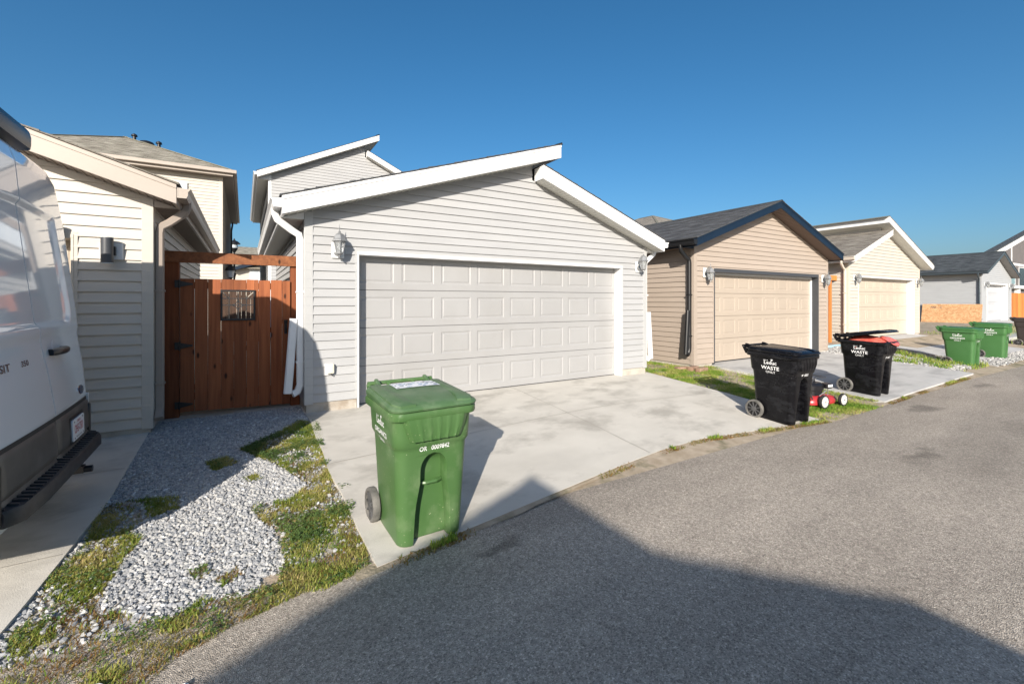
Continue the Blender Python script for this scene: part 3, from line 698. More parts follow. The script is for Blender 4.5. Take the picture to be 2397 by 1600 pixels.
# the garage across the alley, behind the photographer: same design, its shadow lies on the road
building('garage', 'grey sided garage with split roof on the near side of the alley', 'garage', (-8.28, -11.52, -.12), 6.23, 6.1, [((-.29, 2.712), (3.90, 4.076)), ((3.531, 3.83), (6.46, 2.86))], 2.5, gm_main,
         door=(.66, 5.545, 2.075, .17, 4, 8, 0), flip=True)
gm_tan = ('siding_tan', 'siding_tan', 'trim_navy', 'soffit_brown', 'shingle_black', 'foundation', 'door_tan', 'trim_charcoal')
building('garage', 'tan sided garage with navy fascia and dark shingled gable roof', 'garage', (7.74, 0, 0.02), 5.93, 6.2, [((-.36, 2.74), (2.85, 3.87)), ((2.85, 3.87), (6.07, 2.735))], 2.5, gm_tan,
         door=(.66, 5.42, 2.08, .19, 4, 8, 1), over=.35, fas=.17, base=.03, gutters=[('l', 'metal_black', 'metal_black', True)])
gm_cr = ('siding_pale', 'trim_cream', 'trim_white', 'soffit_white', 'shingle_brown', 'foundation', 'door_cream', 'trim_white')
building('garage', 'cream sided garage with white split roof and brown shingles', 'garage', (16.36, .56, .15), 6.08, 6.2, [((-.38, 2.75), (2.53, 3.81)), ((2.22, 4.23), (6.36, 2.72))], 2.5, gm_cr,
         door=(.72, 5.5, 2.10, .2, 4, 8, 0), over=.35, fas=.2, base=.03, gutters=[('l', 'trim_cream', 'trim_cream', False), ('r', 'trim_white', None, False)])
gm_ash = ('siding_ash', 'siding_ash', 'trim_slate', 'soffit_grey', 'shingle_slate', 'foundation', 'door_pale', 'trim_white')
building('garage', 'ash grey garage with dark slate gable roof, farthest along the alley', 'garage', (33.6, 1.25, .30), 5.76, 6.6, [((-.45, 2.76), (2.63, 3.95)), ((2.63, 3.95), (5.9, 2.68))], 2.5, gm_ash,
         door=(.85, 4.95, 2.08, .25, 4, 8, 1), over=.35, fas=.17, base=.03, gutters=[('l', 'trim_slate', 'trim_slate', False)])
gm_lf = ('siding_cream', 'siding_cream', 'trim_beige', 'soffit_taupe', 'shingle_brown', 'foundation', 'door_cream', 'trim_cream')
W_l = 6.08; xl = -1.555-W_l
building('garage', 'cream sided garage with beige fascia standing behind the white van', 'garage', (xl, 0, 0), W_l, 6.1, [((-.26, 2.69), (3.04, 3.79)), ((3.04, 3.79), (W_l+.257, 2.69))], 2.5, gm_lf,
         door=(.64, 5.43, 2.09, .2, 4, 8, 0), over=.35, fas=.205, base=.06, gutters=[('r', 'trim_beige', 'soffit_taupe', False)])
# houses behind
gm_h = ('siding_grey', 'trim_white', 'trim_white', 'soffit_white', 'shingle_black', None, None, None)
building('house', 'tall grey sided house with white split roof behind the grey garage', 'house', (.1, 12.6, 0), 6.3, 10.5, [((-.38, 6.17), (4.0, 8.29)), ((3.53, 7.57), (6.68, 6.11))], 6, gm_h, over=.3, fas=.22, base=.1,
         gutters=[('l', 'trim_white', None, False)], windows=[(1.2, 2.6, 3.4, 4.8, 'window_blind'), (3.9, 5.3, 3.4, 4.8, 'window_blind')])

def hip_house(name, label, x0, x1, y0, y1, ze, pitch, wm, fm, sm, sof, ov=.35, parts=True, post='siding_cream', z0=0):
    t = thing(name, label, 'house', ((x0+x1)/2, (y0+y1)/2, z0))
    mb = MB()
    for poly, fn in (([(x0, z0), (x1, z0), (x1, ze), (x0, ze)], lambda s, z, o: (s, y0-o, z)), ([(y0, z0), (y1, z0), (y1, ze), (y0, ze)], lambda s, z, o: (x1+o, s, z)),
                     ([(y0, z0), (y1, z0), (y1, ze), (y0, ze)], lambda s, z, o: (x0-o, y1+y0-s, z)), ([(x0, z0), (x1, z0), (x1, ze), (x0, ze)], lambda s, z, o: (x1+x0-s, y1+o, z))):
        siding(mb, poly, [], fn, z0)
    mb.build('wall', wm, t)
    for x, y in ((x0, y0), (x1, y0), (x1, y1), (x0, y1)):
        mb = MB(); sx = 1 if x == x0 else -1; sy = 1 if y == y0 else -1
        mb.box(min(x-sx*.02, x+sx*.09), max(x-sx*.02, x+sx*.09), min(y-sy*.02, y), max(y-sy*.02, y), z0, ze); mb.box(min(x-sx*.02, x), max(x-sx*.02, x), min(y+sy*.0005, y+sy*.09), max(y+sy*.0005, y+sy*.09), z0, ze)
        mb.build('corner_post', post, t)
    X0, X1, Y0, Y1 = x0-ov, x1+ov, y0-ov, y1+ov; h = min(X1-X0, Y1-Y0)/2; zt = ze+.21; zr = zt+h*pitch
    if Y1-Y0 >= X1-X0: A = ((X0+X1)/2, Y0+h, zr); B = ((X0+X1)/2, Y1-h, zr)
    else: A = (X0+h, (Y0+Y1)/2, zr); B = (X1-h, (Y0+Y1)/2, zr)
    sl = math.sqrt(1+pitch*pitch)
    def face(mb, pts, ax):
        if ax == 'y': uv = [(p[0], (p[2]-zt)/pitch*sl) for p in pts]
        else: uv = [(p[1], (p[2]-zt)/pitch*sl) for p in pts]
        mb.poly(pts, uv)
    c = [(X0, Y0, zt), (X1, Y0, zt), (X1, Y1, zt), (X0, Y1, zt)]; mb = MB()
    if Y1-Y0 >= X1-X0:
        face(mb, [c[0], c[1], A], 'y'); face(mb, [c[1], c[2], B, A], 'x'); face(mb, [c[2], c[3], B], 'y'); face(mb, [c[3], c[0], A, B], 'x')
    else:
        face(mb, [c[0], c[1], B, A], 'y'); face(mb, [c[1], c[2], B], 'x'); face(mb, [c[2], c[3], A, B], 'y'); face(mb, [c[3], c[0], A], 'x')
    rf = mb.build('roof', sm, t)
    mb = MB()
    for p, q in ((c[0], A), (c[1], A if Y1-Y0 >= X1-X0 else B), (c[2], B), (c[3], B if Y1-Y0 >= X1-X0 else A), (A, B)):
        mb.sweep([(p[0], p[1], p[2]+.005), (q[0], q[1], q[2]+.005)], .16, .03)
    mb.build('ridge_cap', sm, rf)
    mb = MB()
    for (xa, xb, ya, yb) in ((X0-.1, X1+.1, Y0-.1, Y0), (X0-.1, X1+.1, Y1, Y1+.1), (X0-.1, X0, Y0+.0005, Y1-.0005), (X1, X1+.1, Y0+.0005, Y1-.0005)): mb.box(xa, xb, ya, yb, zt-.125, zt-.005)
    mb.build('gutter', fm, t, bevel=.012)
    mb = MB(); e = .012
    for (xa, xb, ya, yb) in ((X0+e, X1-e, Y0+e, Y0+.03), (X0+e, X1-e, Y1-.03, Y1-e), (X0+e, X0+.03, Y0+.0305, Y1-.0305), (X1-.03, X1-e, Y0+.0305, Y1-.0305)): mb.box(xa, xb, ya, yb, zt-.21, zt-.03)
    mb.build('fascia', fm, t)
    mb = MB(); mb.poly([(X0+.03, Y0+.03, ze+.004), (X0+.03, Y1-.03, ze+.004), (X1-.03, Y1-.03, ze+.004), (X1-.03, Y0+.03, ze+.004)]); mb.build('soffit', sof, t)
    return t, A, B, rf
H, A, B, rf = hip_house('house', 'pale cream house with hipped brown roof behind the gate', -7.75, -1.36, 12.6, 23.4, 5.84, .457, 'siding_pale', 'trim_beige', 'shingle_tan', 'soffit_taupe', post='trim_cream')
def win(parent, x0, x1, z0, z1, y, gm='window_blind', fr='trim_white'):
    mb = MB(); mb.box(x0, x1, y-.05, y-.004, z0, z0+.07); mb.box(x0, x1, y-.05, y-.004, z1-.07, z1); mb.box(x0, x0+.07, y-.049, y-.004, z0+.07, z1-.07); mb.box(x1-.07, x1, y-.049, y-.004, z0+.07, z1-.07)
    if x1-x0 > .9: mb.box((x0+x1)/2-.03, (x0+x1)/2+.03, y-.048, y-.004, z0+.07, z1-.07)
    f = mb.build('window', fr, parent); mb = MB(); mb.box(x0+.07, x1-.07, y-.034, y-.02, z0+.07, z1-.07); mb.build('pane', gm, f)
win(H, -3.35, -2.36, 4.6, 5.50, 12.6-.012)
for (dx, dy) in ((.32, -.35), (1.15, -1.1)):
    mb = MB(); x, y = A[0]+dx, A[1]+dy; z = A[2]-max(abs(dx), abs(dy))*.457; mb.cyl((x, y, z-.05), (x, y, z+.20), .055); mb.lathe((x, y, z+.14), [(.10, 0), (.085, .06), (.02, .10)], 10)
    mb.build('roof_pipe', 'metal_black', rf, smooth=40)
mb = MB(); mb.lathe((A[0]+.55, A[1]+.5, A[2]-.25), [(.28, 0), (.28, .22), (.22, .31), (.08, .36)], 14); mb.build('roof_vent', 'metal_black', rf, smooth=40)
mb = MB(); mb.sweep([(-1.26, 23.3, 5.9), (-1.26, 23.35, 5.7), (-1.31, 23.4, 5.4), (-1.31, 23.4, .2)], .09, .07, up=(0, 1, 0)); mb.build('downspout', 'metal_black', H)
H2, _, _, _ = hip_house('house', 'brown hip roofed house peeking over the tan garage roof', 23.3, 30.5, 14.4, 23, 6.35, .40, 'siding_tan', 'trim_beige', 'shingle_brown', 'soffit_brown', post='siding_tan')
# house across the far street, seen through the gap above the gate
t = thing('house', 'white house with navy gable trim seen far away through the gap over the gate', 'house', (-1, 44, 0))
mb = MB(); siding(mb, [(-8, 0), (7, 0), (7, 4.5), (3.0, 5.9), (-1.3, 4.5), (-8, 4.5)], [], lambda s, z, o: (s, 44-o, z), 0, .16); mb.build('wall', 'siding_pale', t)
mb = MB(); mb.hexa([(-8.4, 43.4, 4.55), (3, 43.4, 4.55), (3, 50, 7.2), (-8.4, 50, 7.2), (-8.4, 43.4, 4.65), (3, 43.4, 4.65), (3, 50, 7.3), (-8.4, 50, 7.3)], [(0, 0), (11, 0), (11, 7), (0, 7)]); mb.build('roof', 'shingle_tan', t)
mb = MB()
mb.hexa([(-1.7, 43.2, 4.3), (3.0, 43.2, 5.85), (3.0, 50, 5.85), (-1.7, 50, 4.3), (-1.7, 43.2, 4.6), (3.0, 43.2, 6.15), (3.0, 50, 6.15), (-1.7, 50, 4.6)]); mb.hexa([(3.0, 43.2, 5.85), (7.7, 43.2, 4.3), (7.7, 50, 4.3), (3.0, 50, 5.85), (3.0, 43.2, 6.15), (7.7, 43.2, 4.6), (7.7, 50, 4.6), (3.0, 50, 6.15)])
mb.build('gable_roof', 'trim_navy', t)
mb = MB(); mb.box(-8.4, -1.75, 43.25, 43.4, 4.36, 4.6); mb.build('gutter', 'trim_navy', t)
win(t, -.25, 1.35, 2.9, 4.5, 43.96, 'window_blind'); win(t, -5.5, -3.5, 2.9, 4.3, 43.96, 'window_blind')
# modern house at the far right
t = thing('house', 'dark brown panelled house with white gable trim beyond the ash grey garage', 'house', (66, 8, 0))
x0, x1, y = 54.5, 84.0, 6.3
zt = lambda x: 5.0+(x-54.5)*.226
mb = MB(); mb.poly([(x0, y, 0), (x1, y, 0), (x1, y, zt(x1)), (x0, y, zt(x0))]); mb.poly([(x0, y, 0), (x0, y, zt(x0)), (x0, y+9, zt(x0)-.4), (x0, y+9, 0)]); mb.poly([(x0, y+9, 0), (x0, y+9, zt(x0)-.4), (x1, y+9, zt(x0)-.4), (x1, y+9, 0)]); mb.poly([(x0, y+.02, zt(x0)-.4), (x1, y+.02, zt(x0)-.4), (x1, y+9, zt(x0)-.4), (x0, y+9, zt(x0)-.4)]); mb.build('wall', 'panel_brown', t)
mb = MB(); lo, hi = (x0-1, zt(x0-1)), (x1, zt(x1)); mb.hexa([(lo[0], y-.7, lo[1]-.25), (hi[0], y-.7, hi[1]-.25), (hi[0], y-.15, hi[1]-.25), (lo[0], y-.15, lo[1]-.25), (lo[0], y-.7, lo[1]+.2), (hi[0], y-.7, hi[1]+.2), (hi[0], y-.15, hi[1]+.2), (lo[0], y-.15, lo[1]+.2)]); mb.build('fascia', 'trim_white', t)
mb = MB(); mb.hexa([(lo[0]-.1, y-.75, lo[1]+.205), (hi[0], y-.75, hi[1]+.205), (hi[0], y-.1, hi[1]+.205), (lo[0]-.1, y-.1, lo[1]+.205), (lo[0]-.1, y-.75, lo[1]+.32), (hi[0], y-.75, hi[1]+.32), (hi[0], y-.1, hi[1]+.32), (lo[0]-.1, y-.1, lo[1]+.32)], [(0, 0), (33, 0), (33, 10), (0, 10)]); mb.build('roof', 'shingle_slate', t)
mb = MB()
for x in (57, 60.6, 66.4, 72.5): mb.box(x-.1, x+.1, y-.05, y-.002, 5.2, zt(x))
mb.box(55.5, 84, y-.052, y-.003, 5.1, 5.35); mb.box(55, 84, y-.5, y-.053, 2.7, 2.95); mb.build('trim_strip', 'trim_white', t)
win(t, 61.5, 67.6, 3.1, 5.0, y-.02, 'window_teal'); win(t, 69.0, 74, 3.0, 5.0, y-.02, 'window_glass'); win(t, 56, 59, .6, 2.4, y-.02, 'window_blind')
mb = MB(); mb.box(51, 56.2, y-2.6, y-.01, 2.5, 2.72); mb.box(55.6, 55.85, y-2.5, y-2.2, 0, 2.5); mb.build('porch', 'trim_white', t)

# ------------------------------------------------------------------ wooden gate
t = thing('wooden_gate', 'stained cedar board gate with overhead beam between two garages', 'gate', (-.75, .70, 0))
_k = 1.022
class GB(MB):
    def build(s, *a, **k):
        s.v = [(-.675+(x+.675)*_k, y+.15, 1.447+(z-1.447)*_k if z > .2 else z-.02) for x, y, z in s.v]; return MB.build(s, *a, **k)
def post(x0, x1, z1, par, name='gate_post', y0=.53, y1=.67):
    mb = GB(); mb.box(x0, x1, y0, y1, -.1, z1); return mb.build(name, 'cedar_post', par, bevel=.006)
post(-1.515, -1.365, 1.925, t); post(-.135, -.0195, 1.925, t)
mb = GB(); mb.box(-1.525, -.022, .49, .529, 1.918, 2.056); mb.build('beam', 'cedar_beam', t, bevel=.004)
mb = GB(); xb = [-1.352, -1.209, -1.071, -.932, -.793, -.653, -.516, -.377, -.238, -.140]
GX0, GX1, GZ0, GZ1 = -.925, -.565, 1.215, 1.57
for i in range(9):
    a, b = xb[i]+.0015+(.003 if i in (1, 7) else 0), xb[i+1]-.0012; yy = .50+.002*math.sin(i*2.1); z0 = .07-.004*i*1.0; z1 = 1.722+.004*math.sin(i*3)
    if b > GX0 and a < GX1:   # boards cut out behind the grille
        if a < GX0: mb.box(a, GX0, yy, yy+.019, z0, z1)
        if b > GX1: mb.box(GX1, b, yy, yy+.019, z0, z1)
        aa, bb = max(a, GX0+.0005), min(b, GX1-.0005)
        mb.box(aa, bb, yy, yy+.019, z0, GZ0); mb.box(aa, bb, yy, yy+.019, GZ1, z1)
    else: mb.box(a, b, yy, yy+.019, z0, z1)
gp = mb.build('gate_panel', 'cedar', t, bevel=.002)
mb = GB()
for z in (.22, 1.60): mb.box(-1.34, -.15, .523, .56, z, z+.085)
mb.hexa([(-1.33, .5235, .31), (-1.25, .5235, .31), (-1.25, .559, .31), (-1.33, .559, .31), (-.25, .5235, 1.19), (-.17, .5235, 1.19), (-.17, .559, 1.19), (-.25, .559, 1.19)])
mb.build('gate_rail', 'cedar_post', t)
mb = GB(); w_ = .022
mb.box(GX0-.012, GX1+.012, .478, .499, GZ0-.02, GZ0+w_-.02); mb.box(GX0-.012, GX1+.012, .478, .499, GZ1-w_+.02, GZ1+.02); mb.box(GX0-.012, GX0-.012+w_, .4785, .499, GZ0+w_-.02, GZ1-w_+.02); mb.box(GX1+.012-w_, GX1+.012, .4785, .499, GZ0+w_-.02, GZ1-w_+.02)
gr = mb.build('grille_frame', 'metal_black', t, bevel=.002)
mb = GB(); cx, cz = (GX0+GX1)/2, (GZ0+GZ1)/2; y = .493
bar = lambda pts: mb.sweep([(a, y, b) for a, b in pts], .0055, n=6)
bar([(GX0, cz), (GX1, cz)]); bar([(cx, GZ0), (cx, GZ1)]); bar([(GX0, cz+.085), (GX1, cz+.085)]); bar([(cx-.1, GZ0), (cx-.1, GZ1)]); bar([(cx+.09, GZ0+.1), (cx+.09, GZ1)])
bar([(cx-.1, cz+.085), (GX0, GZ1)]); bar([(cx+.09, cz+.085), (GX1, GZ1)])
for q in range(4):
    sx, sz = (1, 1, -1, -1)[q], (1, -1, -1, 1)[q]
    bar([(cx+sx*(.085-.085*math.sin(u*math.pi/2)), cz+sz*(.085-.085*math.cos(u*math.pi/2))) for u in np.linspace(0, 1, 7)])
mb.build('grille_bars', 'metal_bronze', gr)
for z in (1.655, .895, .165):
    mb = GB(); mb.box(-1.405, -1.348, .482, .4975, z-.045, z+.045); mb.cyl((-1.36, .481, z-.05), (-1.36, .481, z+.05), .009, n=8)
    mb.hexa([(-1.347, .482, z-.035), (-1.225, .482, z-.008), (-1.225, .4975, z-.008), (-1.347, .4975, z-.035), (-1.347, .482, z+.035), (-1.225, .482, z+.008), (-1.225, .4975, z+.008), (-1.347, .4975, z+.035)])
    mb.build('hinge', 'metal_black', t)
mb = GB(); mb.box(-.212, -.178, .488, .4985, 1.0, 1.17); mb.lathe((-.195, .49, 1.17), [(.022, -.02), (.022, .02)], 10); mb.sweep([(-.195, .488, 1.15), (-.195, .45, 1.13), (-.195, .445, 1.06), (-.195, .487, 1.03)], .008, n=6); mb.build('latch', 'metal_black', t)

# cedar gate post between the tan and cream garages, fences
def board_fence(name, label, x0, x1, y, z0, h, mname='cedar_bright', group=None, bw=.14):
    t = thing(name, label, 'fence', ((x0+x1)/2, y, z0), 0, group); mb = MB(); x = x0
    while x < x1-.02:
        e = min(x+bw, x1); mb.box(x+.003, e-.003, y+.002*math.sin(x*7), y+.02+.002*math.sin(x*7), z0+.04, z0+h+.01*math.sin(x*5)); x += bw
    mb.build('fence_boards', mname, t); mb = MB()
    for z in (.3, h-.25): mb.box(x0, x1, y+.0235, y+.06, z0+z, z0+z+.09)
    mb.build('fence_rail', mname, t)
    for x in (x0+.02, x1-.1):
        mb = MB(); mb.box(x, x+.1, y+.061, y+.16, z0-.1, z0+h+.05); mb.build('fence_post', mname, t)
    return t
board_fence('board_fence', 'orange cedar board fence beyond the ash grey garage', 39.75, 46.5, 1.5, .05, 1.9)
t = thing('wooden_gate', 'orange cedar gate and post between tan and cream garages', 'gate', (15.2, 1.9, .1))
mb = MB(); mb.box(15.95, 16.10, .92, 1.07, 0, 2.14); mb.build('gate_post', 'cedar_bright', t, bevel=.006); mb = MB(); mb.box(13.75, 16.33, .87, .9195, 2.13, 2.29); mb.build('beam', 'cedar_bright', t)
mb = MB()
for i in range(12): mb.box(13.9+i*.168, 14.062+i*.168, .96, .98, .12, 1.88)
mb.build('gate_panel', 'cedar', t)
board_fence('board_fence', 'short orange cedar fence beside the cream garage wall', 22.55, 24.2, 1.9, .12, 1.75)

board_fence('board_fence', 'board fence coloured dark to read as shaded between the two tall houses', -1.33, .07, 11.9, 0, 1.8, 'dark_fence')
# ------------------------------------------------------------------ wall lanterns
LG = 'silver lanterns on the garage fronts'
def lantern(label, x, y, z, drop=False, s=1.0):
    t = thing('wall_lantern', label, 'wall lamp', (x, y, z), 0, LG)
    mb = MB(); mb.box(x-.08, x+.08, y-.038, y-.0165, z-.12, z+.09); mb.build('mounting_block', 'trim_white', t, bevel=.012)
    c = (x+.0, y-.155, z); zc = .075 if not drop else .02
    mb = MB(); mb.lathe((x, y-.042, z-.04), [(.05, 0), (.055, .004), (.045, .010)], 14, axis='y'); 
    if not drop: path = [(x, y-.04, z-.04), (x, y-.085, z-.075), (x, y-.14, z-.095), (x, y-.155, z-.07)]
    else: path = [(x, y-.04, z-.02), (x, y-.06, z+.06), (x, y-.11, z+.10), (x, y-.15, z+.07)]
    mb.sweep(path, .011, n=8)
    mb.sweep([(x, y-.05, z-.07), (x, y-.085, z-.115), (x, y-.12, z-.11), (x, y-.105, z-.08)], .007, n=6)
    mb.build('arm', 'lamp_metal', t, smooth=40)
    top = z+.095 if not drop else z-.02
    mb = MB(); mb.lathe((x, y-.155, top), [(.098, -.004), (.098, .004), (.082, .022), (.072, .055), (.055, .085), (.025, .105), (.012, .112), (.010, .125)], 6); mb.lathe((x, y-.155, top+.115), [(.014, 0), (.016, .008), (.006, .018), (.005, .045), (.011, .05), (.004, .062), (.0025, .10)], 8)
    mb.build('cap', 'lamp_metal', t, smooth=25)
    mb = MB(); mb.lathe((x, y-.155, top), [(.042, -.15), (.072, -.004)], 6, cap0=False, cap1=False); mb.build('glass', 'lamp_glass', t)
    mb = MB()
    for i in range(6):
        a = 2*math.pi*(i+.5)/6; mb.sweep([(x+.075*math.cos(a), y-.155+.075*math.sin(a), top-.003), (x+.045*math.cos(a), y-.155+.045*math.sin(a), top-.15)], .006, n=5)
    mb.lathe((x, y-.155, top-.15), [(.012, -.035), (.03, -.028), (.048, -.012), (.05, .004)], 6); mb.lathe((x, y-.155, top-.185), [(.004, -.03), (.012, -.012), (.010, 0)], 8)
    mb.build('cage', 'lamp_metal', t)
    mb = MB(); mb.lathe((x, y-.155, top-.13), [(.010, -.01), (.012, .03), (.022, .06), (.018, .085), (.006, .10)], 8); mb.build('bulb', 'lamp_frost', t, smooth=True)
lantern('silver lantern on the grey garage between its door and the wooden gate', .385, 0, 2.13)
lantern('silver lantern on the grey garage between its door and the tan garage', 6.0, 0, 2.13)
lantern('silver lantern on the tan garage between its door and dark downspout', 8.10, 0, 2.09, True)
lantern('silver lantern on the tan garage between its door and the cream garage', 13.37, 0, 2.09, True)
lantern('silver lantern on the cream garage between its door and pale downspout', 16.75, .56, 2.24, True)
lantern('silver lantern on the cream garage, on the strand board side of its door', 22.15, .56, 2.24, True)
lantern('silver lantern on the ash grey garage between door and strand board', 34.05, 1.25, 2.38, True)
lantern('silver lantern on the ash grey garage, on the orange fence side', 38.95, 1.25, 2.38, True)
# cylinder lamp, sensor, outlet
t = thing('cylinder_lamp', 'black up and down cylinder lamp on white plate, cream garage wall', 'wall lamp', (-1.90, 0, 1.85))
mb = MB(); mb.box(-1.985, -1.79, -.035, -.012, 1.885, 2.06); mb.build('mounting_block', 'trim_white', t, bevel=.008)
mb = MB(); mb.cyl((-1.905, -.11, 1.845), (-1.905, -.11, 2.105), .052, n=20); mb.build('lamp_body', 'trim_charcoal', t, smooth=40)
mb = MB(); mb.box(-1.89, -1.845, -.09, -.036, 1.93, 2.02); mb.build('bracket', 'metal_black', t)
mb = MB(); mb.cyl((-1.905, -.11, 2.1055), (-1.905, -.11, 2.112), .053, n=20); mb.cyl((-1.905, -.11, 1.838), (-1.905, -.11, 1.8445), .053, n=20); mb.build('lamp_ring', 'lamp_frost', t)
t = thing('wall_sensor', 'small blue grey sensor above the hidden garage door, cream garage', 'sensor', (-2.29, 0, 2.1))
mb = MB(); mb.cyl((-2.285, -.07, 2.12), (-2.285, -.07, 2.215), .036, n=14); mb.build('sensor_body', 'siding_blue', t, smooth=40); mb = MB(); mb.box(-2.31, -2.26, -.06, -.012, 2.105, 2.135); mb.build('bracket', 'trim_white', t)
t = thing('outlet_box', 'beige weatherproof outlet box low on the grey garage front', 'outlet', (.285, 0, .48))
mb = MB(); mb.box(.225, .325, -.03, -.012, .475, .625); mb.build('mounting_block', 'trim_white', t, bevel=.006)
mb = MB(); mb.box(.245, .335, -.075, -.0305, .495, .625); mb.build('cover', 'outlet', t, bevel=.012); mb = MB(); mb.box(.262, .30, -.082, -.0755, .52, .595); mb.build('lid', 'trim_white', t); mb = MB(); mb.sweep([(.30, -.05, .50), (.31, -.05, .475), (.315, -.04, .465)], .008, n=6); mb.build('cord', 'rubber', t)

# ------------------------------------------------------------------ street lamp and house lantern behind the gate
t = thing('street_lamp', 'black street lamp post with round head seen over the gate beam', 'street lamp', (-1.25, 28, 0))
mb = MB(); mb.cyl((-1.25, 28, 0), (-1.25, 28, 4.6), .075, .05, 12); mb.lathe((-1.25, 28, 0), [(.16, 0), (.16, .5), (.09, .7)], 12); mb.build('pole', 'metal_black', t, smooth=40)
mb = MB(); mb.lathe((-1.25, 28, 4.6), [(.06, 0), (.10, .08), (.19, .22), (.21, .30)], 14); mb.build('cup', 'metal_black', t, smooth=40)
mb = MB(); mb.lathe((-1.25, 28, 4.9), [(.20, 0), (.22, .12), (.20, .26)], 14); mb.build('globe', 'lamp_frost', t, smooth=40)
mb = MB(); mb.lathe((-1.25, 28, 5.16), [(.36, 0), (.34, .05), (.22, .17), (.07, .24), (.03, .36)], 14); mb.build('lamp_cap', 'metal_black', t, smooth=40)
t = thing('house_lantern', 'large black lantern on scroll bracket at the cream house wall', 'wall lamp', (-1.2, 14.2, 2.2))
mb = MB(); mb.lathe((-1.14, 14.2, 2.62), [(.20, 0), (.19, .04), (.12, .16), (.03, .24), (.02, .32)], 8); mb.build('cap', 'metal_black', t)
mb = MB(); mb.lathe((-1.14, 14.2, 2.36), [(.10, 0), (.15, .26)], 8); mb.build('glass', 'lamp_frost', t); mb = MB(); mb.sweep([(-1.34, 14.2, 2.15), (-1.2, 14.2, 2.16), (-1.08, 14.2, 2.22), (-1.0, 14.2, 2.36), (-.97, 14.2, 2.5), (-1.03, 14.2, 2.55)], .022, n=8); mb.lathe((-1.14, 14.2, 2.28), [(.03, 0), (.10, .08)], 8); mb.build('bracket', 'metal_black', t, smooth=40)

